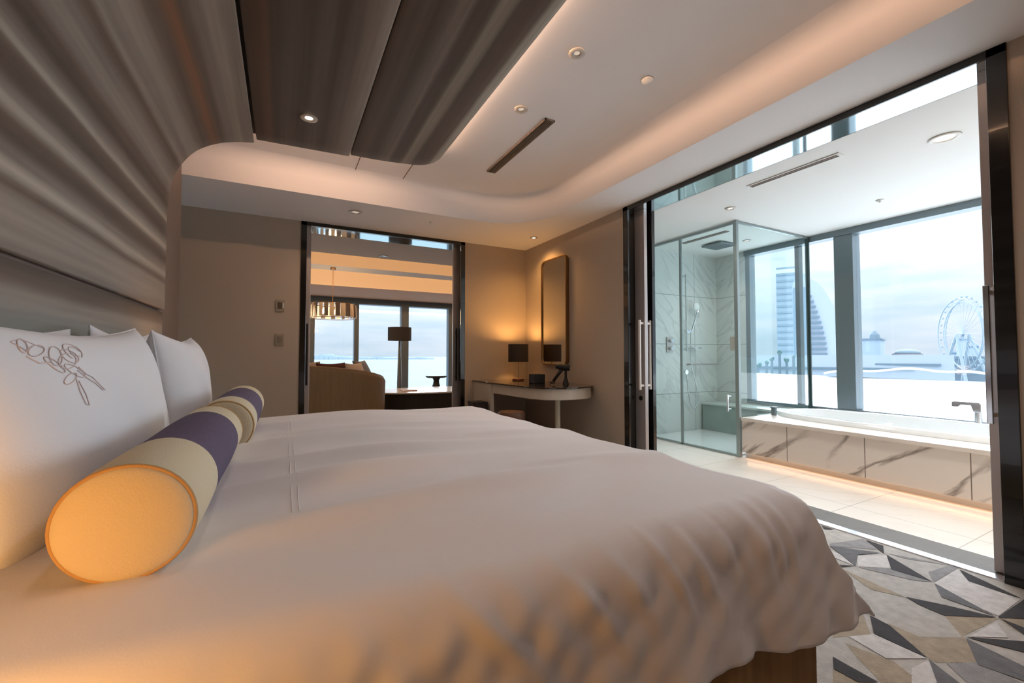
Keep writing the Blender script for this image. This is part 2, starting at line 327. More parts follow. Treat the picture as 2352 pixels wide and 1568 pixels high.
# ceiling: low soffit round a raised tray with a rounded corner
XC, YC, RC = 2.42, 4.15, .62
path = [(-2.19, YC), (-.724, YC), (.4, YC), (1.2, YC)]
outer = [(-2.19, YB), (-.724, YB), (.4, YB), (1.2, YB)]; nrm = [(0, 1)]*4
for i in range(0, 19):
    a = PI/2*(1-i/18); path.append((XC-RC+RC*math.cos(a), YC-RC+RC*math.sin(a))); nrm.append((math.cos(a), math.sin(a)))
    outer.append((XC-RC+(i/9)*(XR-XC+RC) if i <= 9 else XR, YB if i <= 9 else YB-(i-9)/9*(YB-YC+RC)))
for y in (2.5, 1.0, YN): path.append((XC, y)); outer.append((XR, y)); nrm.append((1, 0))
prof = [(0, ZS), (.0, ZS+.004), (0, 2.60)]+[(-.12*(1-math.cos(a)), 2.60+.10*math.sin(a)) for a in [PI/2*k/6 for k in range(1, 7)]]
m = MB(); n = len(path); vs = [(x, y, ZS) for x, y in outer]
for d, z in prof: vs += [(p[0]+q[0]*d, p[1]+q[1]*d, z) for p, q in zip(path, nrm)]
fs = []
for j in range(len(prof)):
    for i in range(n-1): fs.append((j*n+i, j*n+i+1, (j+1)*n+i+1, (j+1)*n+i))
m.add(vs, fs)
last = len(prof)*n
top = [(x, y, ZC) for x, y in [(p[0]-.12*q[0], p[1]-.12*q[1]) for p, q in zip(path, nrm)]]+[(-2.19, YN, ZC)]
m.add(top, [tuple(range(len(top)))])
m.box((-2.2, YN, 2.72), (WT, YB2, 2.85))
struct(m.build('ceiling', M['ceil'], smooth='auto'), 'pale bedroom ceiling with raised rounded tray', 'ceiling')
for (a, b) in (((.55, 3.60), (.60, 4.05)), ((.98, 3.66), (1.0, 4.06))):
    struct(MB().box((a[0], a[1], 2.697), (a[0]+.006, b[1], 2.7)).build('trim_3', mat('ceiling_joint', rgb(120, 98, 84), .9)), 'thin ceiling joint line', 'trim')
# bathroom shell
XW = 5.4
marb = tile_mat('shower_tile', rgb(214, 218, 216), rgb(170, 176, 176), rgb(150, 158, 158), 1.25, .65, 'xz', veinamt=.5, vscale=2, org=(0.05, .13))
marbx = tile_mat('shower_tile_side', rgb(214, 218, 216), rgb(170, 176, 176), rgb(150, 158, 158), 1.25, .65, 'yz', veinamt=.5, vscale=2, org=(0.05, .13))
struct(MB().box((WT, 4.0, 0), (5.7, 4.15, 2.45)).build('wall_bath_left', marb), 'pale tiled shower wall', 'wall')
m = MB(); m.box((XW, 3.56, 0), (5.6, 4.0, 2.45)); m.box((XW, -.6, 0), (5.6, 3.56, .40))
struct(m.build('wall_bath_window_side', marbx), 'tiled wall below and beside the bathroom window', 'wall')
struct(MB().box((WT, -.78, 0), (5.7, -.62, 2.45)).build('wall_bath_right', M['bwall']), 'far right bathroom wall', 'wall')
struct(MB().box((WT, -.6, 2.40), (5.6, 4.0, 2.5)).build('ceiling', M['bceil']), 'white bathroom ceiling', 'ceiling')
# bathroom window
w1 = sroot('window_1', (XW, 1.5, .4), 'floor to ceiling style bathroom window over the tub', 'window')
fm = M['frame']
m = MB(); m.box((XW-.03, -.6, 2.33), (XW+.12, 3.56, 2.40)); m.box((XW-.01, -.6, .40), (XW+.12, 3.56, .44)); m.box((XW, 3.50, .44), (XW+.12, 3.56, 2.33)); m.box((XW, -.6, .44), (XW+.1, -.54, 2.33))
m.build('window_frame', fm, w1, bevel=.003)
m = MB(); m.box((XW-.02, 2.33, .44), (XW+.14, 2.51, 2.33)); m.build('mullion', fm, w1, bevel=.004)
m = MB(); m.box((XW+.02, 2.895, .44), (XW+.10, 2.945, 2.33)); m.build('mullion', mat('dark_mullion', rgb(62, 76, 78), .4, metal=.5), w1, bevel=.003)
for a, b in ((-.54, 2.33), (2.51, 2.895), (2.945, 3.50)): MB().box((XW+.055, a, .44), (XW+.063, b, 2.33)).build('pane', M['glassw'], w1)
# living room shell
LW = mat('living_wall', rgb(190, 172, 150), .8)
struct(MB().box((-4.1, YB2, 0), (-4.0, 11.6, 3.0)).build('wall_living_left', LW), 'left living room wall', 'wall')
struct(MB().box((7.0, YB2, 0), (7.1, 11.6, 3.0)).build('wall_living_right', LW), 'right living room wall', 'wall')
struct(MB().box((-4, YB2-.1, 0), (-2.2, YB2, 3.0)).box((3.1, YB2-.1, 0), (7, YB2, 3.0)).build('wall_living_near', LW), 'living room side of the dividing wall', 'wall')
LC = mat('living_ceiling', rgb(212, 205, 198), .9)
m = MB(); x0, x1 = -4.0, 7.0
pr = [(YB2, 2.44), (6.44, 2.44), (6.44, 2.80), (7.8, 2.80), (7.8, 2.54), (8.25, 2.54), (8.25, 2.80), (9.4, 2.80), (9.4, 2.44), (11.5, 2.44)]
m.add([(x0, y, z) for y, z in pr]+[(x1, y, z) for y, z in pr], [(i, i+1, i+1+len(pr), i+len(pr)) for i in range(len(pr)-1)])
m.mi[8] = 1; m.box((x0, YB2, 2.86), (x1, 11.6, 2.95))  # soffit face next to the window gets a warmer tan than the rest
struct(m.build('ceiling', [LC, mat('soffit_warm_tan', rgb(196, 150, 118), .8)]), 'stepped living room ceiling with lit coves', 'ceiling')
led = emis('warm_led', (1, .60, .25, 1), 4)
for y in (6.47, 8.28):
    struct(MB().box((x0+.1, y, 2.56), (x1-.1, y+.03, 2.60)).build('trim_4', led), 'warm light strip hidden in the living room cove', 'light strip')
    light('cove_light', 'AREA', (1.5, y+.06, 2.62), 44, (1.0, .50, .19), (PI/2*1.15, 0, 0), 10.5, .06)
fm = mat('living_window_frame', rgb(92, 108, 124), .45, metal=.2)
w2 = sroot('window_2', (1.5, 11.2, .1), 'wide living room window facing the sea', 'window')
m = MB(); m.box((x0, 11.2, 2.30), (x1, 11.45, 2.46)); m.box((x0, 11.2, 0), (x1, 11.45, .12)); m.build('window_frame', fm, w2)
xs = [-4.0, -2.0, .25-.9, .6, 1.60, 2.80, 4.05, 5.3, 7.0]
for i, x in enumerate(xs):
    wd = .19 if abs(x-2.8) < .01 or abs(x-.0) < .01 else .11
    m = MB(); m.box((x-wd/2, 11.2, .12), (x+wd/2, 11.38, 2.30)); m.build('mullion', fm, w2)
for a, b in zip(xs[:-1], xs[1:]): MB().box((a+.06, 11.30, .12), (b-.06, 11.308, 2.30)).build('pane', M['glassw'], w2)

# doorway to the living room
d1 = sroot('door_1', (1.07, YB, 0), 'black framed sliding doorway into the living room', 'doorway')
m = MB(); m.box((.15, YB-.012, 0), (.205, YB+.05, 2.44)); m.box((1.945, YB-.012, 0), (2.0, YB+.05, 2.44)); m.box((.15, YB-.012, 2.40), (2.0, YB+.03, 2.44))
m.box((.15, YB+.05, 0), (.17, YB2+.01, 2.44)); m.box((1.98, YB+.05, 0), (2.0, YB2+.01, 2.44)); m.build('door_frame', M['black'], d1, bevel=.002)
MB().box((.17, YB+.03, 2.40), (1.98, YB2+.01, 2.43)).build('door_head', M['mirrorhead'], d1)
for s, xa, xb in ((1, .17, .255), (-1, 1.895, 1.98)):
    lf = MB().box((xa, YB+.13, .005), (xb, YB+.17, 2.40)).build('door_leaf', M['steel'], d1, bevel=.003)
    xh = xb-.03 if s > 0 else xa+.03
    m = MB(); m.box((xh-.01, YB+.085, .70), (xh+.01, YB+.10, 1.36)); m.box((xh-.008, YB+.10, .74), (xh+.008, YB+.13, .76)); m.box((xh-.008, YB+.10, 1.30), (xh+.008, YB+.13, 1.32))
    m.build('door_handle', M['blackm'], lf)
# opening to the bathroom
d2 = sroot('door_2', (XR, 1.87, 0), 'black framed sliding door opening into the bathroom', 'doorway')
m = MB(); m.box((XR-.012, 3.055, 0), (XR+.05, 3.12, 2.44)); m.box((XR-.012, .63, 0), (XR+.05, .695, 2.44)); m.box((XR-.012, .63, 2.40), (XR, 3.12, 2.44))
m.box((XR+.05, 3.08, 0), (WT+.01, 3.12, 2.44)); m.box((XR+.05, .63, 0), (WT+.01, .66, 2.44)); m.box((3.07, 2.95, 0), (3.11, 3.08, 2.40)); m.build('door_frame', M['black'], d2, bevel=.002)
MB().box((XR, .66, 2.40), (WT+.005, 3.08, 2.43)).build('door_head', M['mirrorhead'], d2)
for ya, yb, yh, lab in ((2.955, 3.08, 2.975, 'left'), (.66, .752, .735, 'right')):
    lf = MB().box((2.975, ya, .005), (3.015, yb, 2.40)).build('door_leaf', M['steel'], d2, bevel=.003)
    hm = mat('white_handle', rgb(236, 232, 228), .3) if lab == 'left' else M['chrome']
    for sx, xa in ((1, 2.93), (-1, 3.06)):
        if sx < 0 and lab == 'right': pass
        m = MB(); m.box((xa-.008, yh-.011, .70), (xa+.008, yh+.011, 1.35))
        for z in (.73, 1.31): m.box((min(xa, 2.995), yh-.008, z), (max(xa, 2.995), yh+.008, z+.02))
        m.build('door_handle', hm, lf, bevel=.003)
    if lab == 'left': MB().cyl((2.968, 3.01, .62), .022, .012, axis='x').build('lock', M['blackm'], lf)

# ------------------------------------------------------------------ upholstered headboard that folds over into a ceiling canopy
Y0, Y1 = YN+.02, 3.56
def panel(name, prof, mt, parent, thick=.03, rcorner=0):
    """strip swept along y; prof = [(x, z)]; UV u = arc/4"""
    s = [0]
    for a, b in zip(prof, prof[1:]): s.append(s[-1]+math.hypot(b[0]-a[0], b[1]-a[1]))
    m = MB(); ny = 40; nP = len(prof); vs = []; uvs = []
    tot = s[-1]
    for j in range(ny+1):
        for i, (x, z) in enumerate(prof):
            ye = Y1
            if rcorner and tot-s[i] < rcorner: ye = Y1-rcorner+math.sqrt(max(0, rcorner**2-(rcorner-(tot-s[i]))**2))
            y = Y0+(ye-Y0)*(1-(1-j/ny)**1.0)
            vs.append((x, y, z)); uvs.append((s[i]/4, (y-Y0)/6))
    fs = [(j*nP+i, j*nP+i+1, (j+1)*nP+i+1, (j+1)*nP+i) for j in range(ny) for i in range(nP-1)]
    m.add(vs, fs); o = m.build(name, mt, parent, smooth=True)
    uvl = o.data.uv_layers.new(name='UVMap')
    for l in o.data.loops: uvl.data[l.index].uv = uvs[l.vertex_index]
    o.modifiers.clear()
    md = o.modifiers.new('solid', 'SOLIDIFY'); md.thickness = thick; md.offset = 1
    md = o.modifiers.new('bevel', 'BEVEL'); md.width = .006; md.segments = 2; md.limit_method = 'ANGLE'; md.angle_limit = .9
    return o, s
def smoothp(pts, n=6):
    out = []
    for i in range(len(pts)-1):
        p0 = pts[max(0, i-1)]; p1 = pts[i]; p2 = pts[i+1]; p3 = pts[min(len(pts)-1, i+2)]
        for k in range(n):
            t = k/n
            out.append(tuple(.5*(2*p1[c]+(p2[c]-p0[c])*t+(2*p0[c]-5*p1[c]+4*p2[c]-p3[c])*t*t+(-p0[c]+3*p1[c]-3*p2[c]+p3[c])*t**3) for c in (0, 1)))
    out.append(pts[-1]); return out
A, B_, Cc = rgb(104, 90, 78), rgb(156, 148, 138), rgb(184, 178, 166)
Dk, Or, Gy = rgb(84, 72, 62), rgb(134, 96, 68), rgb(136, 128, 120)
canopy = thing('upholstered_canopy', (XL, 1.2, 1.31), 'striped taupe fabric canopy curving from behind the bed up over the ceiling', 'headboard')
p1 = smoothp([(-.690, 1.318), (-.690, 1.6), (-.690, 1.85), (-.685, 2.05), (-.655, 2.22), (-.600, 2.335), (-.53, 2.42), (-.43, 2.485), (-.32, 2.524), (-.205, 2.545)], 6)
def st(pairs): return [(p/4, c) for p, c in pairs]
m1 = stripe_mat('canopy_stripe_wall', st([(0, Gy), (.06, B_), (.15, B_), (.19, A), (.23, Cc), (.27, Gy), (.33, Dk), (.37, A), (.41, Cc), (.45, Gy), (.50, Dk), (.57, A), (.60, Cc), (.635, Gy), (.70, Dk), (.76, A), (.80, Gy), (.84, B_), (.90, Gy), (.97, A), (1.0, B_), (1.03, Gy), (1.10, B_), (1.2, A), (1.26, Or), (1.30, A), (1.36, Gy), (1.42, B_), (1.45, Gy)]))
panel('fabric_panel', p1, m1, canopy, .03)
pA = [(-.192+(.438+.192)*k/10, 2.572+(2.588-2.572)*k/10) for k in range(11)]
m2 = stripe_mat('canopy_stripe_middle', st([(0, Dk), (.04, rgb(80, 58, 40)), (.09, rgb(96, 66, 44)), (.12, rgb(74, 62, 50)), (.2, rgb(90, 78, 68)), (.28, rgb(78, 66, 56)), (.36, rgb(94, 82, 74)), (.42, rgb(76, 64, 54)), (.48, rgb(100, 88, 80)), (.56, rgb(124, 114, 104)), (.60, Gy), (.64, B_)]))
o, _ = panel('fabric_panel', pA, m2, canopy, .03)
pB = [(.448+(1.13-.448)*k/24, 2.602+.05*(k/24)**2) for k in range(25)]
m3 = stripe_mat('canopy_stripe_outer', st([(0, rgb(78, 62, 50)), (.1, rgb(88, 74, 62)), (.16, rgb(76, 64, 54)), (.24, rgb(104, 94, 84)), (.28, rgb(114, 104, 94)), (.31, rgb(76, 62, 54)), (.38, rgb(80, 68, 56)), (.41, rgb(134, 126, 112)), (.46, rgb(124, 114, 102)), (.49, rgb(78, 66, 54)), (.56, rgb(84, 66, 56)), (.61, rgb(96, 84, 74)), (.64, rgb(160, 156, 144)), (.69, rgb(170, 166, 154))]))
panel('fabric_panel', pB, m3, canopy, .03, rcorner=.17)
MB().box((-.26, Y0, 2.612), (-.10, 3.552, 2.62)).box((.34, Y0, 2.642), (.56, 3.552, 2.65)).build('backing', M['blackm'], canopy)
hb = thing('headboard', (XL+.01, 1.2, .3), 'lower striped grey fabric headboard panel right behind the pillows', 'headboard')
p0 = smoothp([(-.700, .30), (-.700, .6), (-.700, .9), (-.700, 1.1), (-.700, 1.302)], 4)
m0 = stripe_mat('headboard_stripe', st([(0, Gy), (.5, A), (.6, B_), (.7, Gy), (.8, rgb(142, 146, 140)), (.9, B_), (.95, A), (1.0, Dk)]))
panel('fabric_panel', p0, m0, hb, .02)
# light strips tucked on top of the canopy
cove = emis('cove_led', (1, .62, .38, 1), 1.5)
for a, b in (((-.15, 3.40, 2.668), (.6, 3.43, 2.675)), ((1.0, -1.3, 2.686), (1.03, 3.2, 2.69))):
    MB().box(a, b).build('light_strip', cove, canopy)
light('cove_light', 'AREA', (.25, 3.50, 2.675), 4.0, PEACH, (PI/2*1.02, 0, 0), 1.3, .02, parent=canopy)
light('cove_light', 'AREA', (1.05, 1.0, 2.693), 30, (1.0, .60, .38), (0, -PI/2*1.0, 0), .02, 4.6, parent=canopy)

# ------------------------------------------------------------------ bed
BX0, BX1, BY0, BY1 = -.66, 1.25, .62, 2.92
bed = thing('bed', (.3, 1.77, 0), 'wide low bed with tan fabric base against the headboard', 'bed')
bb = MB().box((BX0, BY0+.02, .03), (BX1, BY1-.05, .38)).build('bed_base', M['bedbase'], bed, bevel=.012)
MB().box((BX0, BY0+.03, .385), (BX1-.02, BY1-.06, .62)).build('mattress', M['white'], bed, bevel=.05, seg=4)
for x in (-.5, 1.1):
    for y in (.75, 2.7): MB().box((x-.03, y-.03, 0), (x+.03, y+.03, .03)).build('leg', M['blackm'], bb)
# duvet
def ns(x, y, f, ph):   # smooth pseudo noise
    return math.sin(x*f+ph)*math.cos(y*f*.83+ph*1.7)+.5*math.sin(x*f*2.1+y*f*1.3+ph*2.3)
ZT = .662
def roundover(d, r):    # distance past the start of the rounded edge -> outward, drop
    if d <= 0: return d, 0
    if d < r*PI/2: return r*math.sin(d/r), r*(1-math.cos(d/r))
    return r, r+(d-r*PI/2)
RXF, RYF = .05, .09
XE, YE = 1.20-RXF+.015, .618+RYF     # where rounding starts
YEF = 2.90-RYF
NU, NV = 300, 320
def duv(u, v):
    # u along x, v along y
    hx = .365; hy = .33
    dxm = RXF*PI/2+hx-RXF; lx = (XE-(-.62))+dxm
    xs_ = -.62+u*lx; dx = xs_-XE
    ox, dzx = roundover(dx, RXF)
    x = XE+ox if dx > 0 else xs_
    tot = YEF-YE; side = RYF*PI/2+.36-RYF
    yy = -side+v*(tot+2*side)
    if yy < 0:
        fac = 1.0-.42*max(0, min(1, (1.30-x)/1.3))
        oy, dzy = roundover(-yy*(fac if -yy > .25 else (1-( -yy/.25)*(1-fac))), RYF); y = YE-oy; dirn = -1
    elif yy > tot: oy, dzy = roundover(yy-tot, RYF); y = YEF+oy; dirn = 1
    else: y = YE+yy; dzy = 0; dirn = 0
    # smooth max of the two drops
    k = .02; h = max(0, min(1, .5+.5*(dzx-dzy)/k)); drop = dzy*(1-h)+dzx*h+k*h*(1-h) if (dzx > 0 or dzy > 0) else 0
    if dzx == 0: drop = dzy
    if dzy == 0: drop = dzx
    z = ZT-drop
    # flare of the hanging skirt
    hf = max(0, (drop-.06))/.30
    if dx > 0: x += .245*hf**1.1*min(1, dx/.3)
    # undulations of the top
    topw = max(0, 1-drop/.12)
    wv = 0
    for (cy, cx_, sx, sy, a, sl) in ((1.05, .45, .5, .055, .014, .10), (1.28, .2, .45, .05, .018, .15), (1.52, .35, .5, .055, .015, .05), (1.78, .2, .45, .06, .019, .1),
                                (2.05, .45, .5, .06, .011, .0), (2.35, .2, .5, .07, .014, .1), (2.65, .3, .6, .06, .012, .0), (1.15, .95, .25, .06, .006, -.2), (1.7, .9, .3, .07, .007, -.1), (.92, .75, .2, .06, -.006, .35)):
        q = (y-cy-sl*(x-cx_)); wv += a*math.exp(-(q/sy)**2-((x-cx_)/sx)**2)
    z += topw*(2.3*wv+.005*ns(x, y, 3.1, .4)+.0025*ns(x*.7, y*2.2, 7.3, 1.9))
    z += topw*.022*max(0, math.sin(PI*max(0, min(1, (y-.7)/2.1))))*max(0, min(1, (1.1-x)/.7))
    # press under bolsters
    # folds on the hanging sides
    if dirn and drop > 0.01:
        fo = max(0, min(1, (drop-.015)/.26))
        amp = .012*fo**1.7
        fx = x*1.0-.30*drop*math.sin(x*2.0)
        y += dirn*(amp*(math.sin(fx*21+1.3*math.sin(fx*5.1))*.55+math.sin(fx*39+2)*.28+math.sin(fx*11.7+.7)*.6)+.014*fo+.004*hf)
        z += .004*fo*math.sin(fx*17+.8)
        y += dirn*-.007*min(1, drop/.1)*math.exp(-((x-.75-.7*drop)/.05)**2)
    if dx > 0 and drop > .01:
        fo = max(0, min(1, (drop-.02)/.3)); x += .006*fo*(math.sin(y*19+1.0)+.5*math.sin(y*41))*max(0, min(1, (y-.72)/.3))
    if dirn < 0 and drop > .01: y += .003*min(1, drop/.06)*ns(x+.6*drop, drop*1.3, 23, 1.1)+.002*min(1, drop/.06)*ns(x-.4*drop, drop, 47, .3)
    # short crisp creases near the rounded near edge
    if dirn < 0:
        b = math.exp(-((drop-.10)/.07)**2)
        for (cx_, w_, a_, tl) in ((.60, .02, .006, .6), (.78, .016, .007, .5), (.90, .014, -.005, .45), (.70, .012, .007, .5), (1.03, .012, .006, .25), (.50, .018, .007, .75), (.32, .02, .008, .9), (.98, .02, .008, .35), (1.08, .014, .006, .2), (.40, .03, .006, .8), (.15, .03, .005, .9)):
            y += -1.1*a_*b*math.exp(-((x-cx_-tl*(drop-.1))/w_)**2); z += .5*a_*b*math.exp(-((x-cx_-tl*(drop-.1))/w_)**2)
    return (x, y, z)
def duvet_surface(x, y):
    lx = (XE+.62)+RXF*PI/2+.365-RXF; side = RYF*PI/2+.36-RYF
    return duv((x+.62)/lx, (y-YE+side)/((YEF-YE)+2*side))
m = MB(); m.grid(duv, NU, NV)
dv = m.build('duvet', M['duvet'], smooth=True, solid=.010, org=(.3, 1.77, .45)); dv.modifiers.clear()
md = dv.modifiers.new('solid', 'SOLIDIFY'); md.thickness = .008; md.offset = 0
tag(dv, 'large white cotton duvet spread over the bed and hanging off its sides', 'duvet')
for off in (-.005, .005):
    pth = [Vector(duvet_surface(.03+off*1.4, y))+Vector((0, 0, .0045)) for y in [1.05+i*.05 for i in range(30)]]
    MB().tube(pth, .0009, 6).build('stitching', M['duvet'], dv, org=dv.location)
dsk = MB()
# pillows
def pillow(loc, w, h, t, tilt, label, group, mt=M['white'], yawd=0, seedv=0, roll=0):
    root = thing('pillow', loc, label, 'pillow', group)
    rot = Matrix.Rotation(math.radians(yawd), 4, 'Z')@Matrix.Rotation(math.radians(-tilt), 4, 'Y')
    def surf(a, b, side, off=0.0):
        # a along width (y), b along height, in -1..1
        pin = 1-.05*(1-abs(b)**2)*abs(a)**4-.0
        ww = w/2*a*(1-.045*(1-b*b)**1.0*abs(a)**2); hh = h/2*(b*(1-(.15 if b > 0 else .04)*(1-a*a)*abs(b)**2))
        th = t/2*((1-abs(a)**2.6)*(1-abs(b)**2.6))**.45
        th += .006*math.sin(a*7+b*5+seedv)*(1-abs(a))*(1-abs(b))+.004*math.sin(a*17+seedv)*max(0, b)*(1-b)
        sag = roll*(a-1)/2*(b+1)/2
        p = Vector((side*(th+off), ww, hh+h/2+sag))
        p = rot@p
        return p+Vector(loc)
    m = MB()
    for sd in (1, -1):
        m.grid(lambda u, v, sd=sd: surf(math.sin((u-.5)*PI), math.sin((v-.5)*PI), sd), 48, 40)
        if sd < 0:
            k = 48*40; cnt = 47*39
            m.f[-cnt:] = [f[::-1] for f in m.f[-cnt:]]
    c = m.build('cushion', mt, root, smooth=True); c.modifiers.clear()
    md = c.modifiers.new('weld', 'WELD'); md.merge_threshold = .0008
    pts = []
    for i in range(30): pts.append(surf(-1+2*i/30, 1, 1))
    for i in range(24): pts.append(surf(1, 1-2*i/24, 1))
    for i in range(30): pts.append(surf(1-2*i/30, -1, 1))
    for i in range(24): pts.append(surf(-1, -1+2*i/24, 1))
    MB().tube(pts, .0035, 6, closed=True).build('seam', mt, c, smooth=True)
    return root, surf
r1, sf1 = pillow((-.395, 1.53, .655), 1.12, .475, .19, 12, 'nearest front white pillow with a rust embroidered floral emblem', 'front pillows', roll=.035)
r2, sf2 = pillow((-.385, 2.52, .655), .80, .465, .19, 8, 'farther front white pillow, plain, next to the living room side', 'front pillows', seedv=2)
pillow((-.62, 1.50, .66), .90, .445, .10, 1, 'white pillow tucked behind the embroidered pillow', 'back pillows', seedv=4)
pillow((-.62, 2.52, .66), .80, .47, .10, 1, 'white pillow tucked behind the plain far pillow', 'back pillows', seedv=5)
# embroidery: looping petals, a curled crest and trailing stems
emb = []
def loop(cx, cy, rx, ry, ang, a0=0, a1=360, n=26):
    out = []
    for i in range(n+1):
        t = math.radians(a0+(a1-a0)*i/n); x = rx*math.cos(t); y = ry*math.sin(t); c, s_ = math.cos(math.radians(ang)), math.sin(math.radians(ang))
        out.append((cx+x*c-y*s_, cy+x*s_+y*c))
    return out
emb += [loop(0, 0, .040, .020, 20), loop(.02, .015, .030, .022, -15), loop(-.03, .018, .035, .018, 50), loop(-.05, -.008, .03, .012, 130), loop(.045, .03, .032, .028, 10, -60, 220),
        loop(.052, .03, .020, .017, 0, 0, 300), loop(.01, -.03, .036, .014, -30), loop(-.075, .035, .028, .012, 25), loop(-.10, .05, .022, .010, 60), loop(-.02, -.05, .03, .010, 200),
        [(.03, -.02), (.05, -.045), (.07, -.055), (.095, -.085), (.11, -.10)], [(.02, -.03), (.045, -.055), (.075, -.075), (.10, -.10)], [(-.0, -.05), (-.005, -.09), (.0, -.125), (.012, -.13), (.015, -.10), (.006, -.06)],
        [(-.05, .04), (-.09, .07), (-.12, .06), (-.10, .035)], [(-.06, .0), (-.09, .0), (-.11, .02)]]
m = MB()
for pl in emb:
    pp = [sf1((x*1.05-.315)/.56, (.135+y*.85)/.24, 1, .001) for x, y in pl]
    m.tube(pp, .0010, 5)
e_ = m.build('embroidery', mat('rust_thread', rgb(226, 208, 206), .8), r1); e_['label'] = 'rust pink stitched emblem'

# bolsters
def bolster(y0, L_, xc, r, label, segs):
    zc = ZT+.004+r
    root = thing('bolster', (xc, y0, zc-r), label, 'cushion', 'striped bolsters')
    lastb = y0
    for k, (b, mt, nm) in enumerate(segs):
        pr = []
        a0 = lastb; a1 = y0+b*L_
        nn = 8
        for i in range(nn+1):
            y = a0+(a1-a0)*i/nn; e1 = min(1, (y-y0)/.02); e2 = min(1, (y0+L_-y)/.02); ee = min(e1, e2)
            pr.append((r*(1-.05*(1-math.sqrt(max(0, 1-(1-ee)**2))))*(1+.012*math.sin(y*14)), y))
        m = MB().lathe(pr, (xc, 0, zc), 48, 'y', cap=False); ob = m.build('fabric_band', mt, root, smooth=True); ob['label'] = nm; ob.modifiers.clear()
        lastb = a1
    for yy, sg in ((y0, -1), (y0+L_, 1)):
        pr = [(r*.955*math.cos(t), yy+sg*.018*math.sin(t)) for t in [PI/2*i/8 for i in range(9)]]
        pr[-1] = (.0005, yy+sg*.018)
        ed = ob = MB().lathe(pr, (xc, 0, zc), 48, 'y', cap=True).build('end_disc', segs[0][1], root, smooth=True); ob.modifiers.clear(); ob['label'] = 'round cream end'
        MB().tube([(xc+r*.96*math.cos(t), yy, zc+r*.96*math.sin(t)) for t in [2*PI*i/48 for i in range(48)]], .0035, 8, closed=True).build('piping', M['piping'], ed, smooth=True)
    return root
bolster(.885, .90, -.212, .092, 'nearest cream and purple striped bolster, its round end glowing orange', [(.27, M['cream'], 'cream band'), (.80, M['purple'], 'purple band'), (1, M['cream'], 'cream band')])
bolster(1.86, .88, -.184, .096, 'far cream and purple striped bolster beyond the first', [(.22, M['cream'], 'cream band'), (.80, M['purple'], 'purple band'), (1, M['cream'], 'cream band')])

# bedside tables and lamps (near one just out of view, far one hidden behind the pillows)
def nightstand(y, label):
    t = thing('nightstand', (-.45, y, 0), label, 'table')
    MB().box((-.69, y-.22, .12), (-.25, y+.22, .48)).build('cabinet_body', M['deskw'], t, bevel=.008)
    MB().box((-.70, y-.23, .48), (-.24, y+.23, .50)).build('table_top', M['deskt'], t, bevel=.004)
    for x in (-.62, -.32):
        for yy in (y-.17, y+.17): MB().box((x-.012, yy-.012, 0), (x+.012, yy+.012, .12)).build('leg', M['bronze'], t)
    return t
shade_mat = bpy.data.materials.new('linen_shade'); shade_mat.use_nodes = True; _t = shade_mat.node_tree; _t.nodes.clear()
_o = _t.nodes.new('ShaderNodeOutputMaterial'); _a = _t.nodes.new('ShaderNodeBsdfTranslucent'); _d = _t.nodes.new('ShaderNodeBsdfDiffuse'); _m = _t.nodes.new('ShaderNodeMixShader'); _m.inputs[0].default_value = .3
_a.inputs[0].default_value = (.95, .85, .7, 1); _d.inputs[0].default_value = (.9, .8, .65, 1); _t.links.new(_a.outputs[0], _m.inputs[1]); _t.links.new(_d.outputs[0], _m.inputs[2]); _t.links.new(_m.outputs[0], _o.inputs[0])
def bedlamp(x, y, z0, energy, label):
    t = thing('table_lamp', (x, y, z0), label, 'lamp')
    MB().lathe([(.055, 0), (.055, .012), (.012, .02), (.012, .16)], (x, y, z0), 24).build('base', M['bronze'], t, smooth='auto')
    m = MB().lathe([(.085, .15), (.08, .33)], (x, y, z0), 32, cap=False)
    m.build('lamp_shade', shade_mat, t, smooth='auto', solid=.003)
    MB().lathe([(.006, .16), (.014, .20), (.014, .225), (.001, .24)], (x, y, z0), 16).build('bulb', emis('bulb_glow', (1, .55, .25, 1), 12), t, smooth=True)
    light('bulb_light', 'POINT', (x, y, z0+.215), energy, (1.0, .46, .12), size=.045, parent=t)
nightstand(.30, 'cream nightstand beside the near side of the bed')
nightstand(3.28, 'cream nightstand hidden beyond the far pillows')
gl_ = thing('table_lamp', (-.47, .40, .501), 'small opal globe lamp glowing on the near nightstand', 'lamp')
MB().lathe([(.055, 0), (.055, .012), (.012, .02), (.012, .165), (.03, .172)], (-.47, .40, .501), 24).build('base', M['bronze'], gl_, smooth='auto')
MB().lathe([(.001, -.07)]+[(.07*math.sin(PI*i/16), -.07*math.cos(PI*i/16)) for i in range(1, 16)]+[(.001, .07)], (-.47, .40, .745), 32).build('glass_globe', emis('opal_globe', (1, .46, .115, 1), 54), gl_, smooth=True)
bedlamp(-.58, 3.22, .50, 4, 'small bedside lamp glowing behind the far pillow')

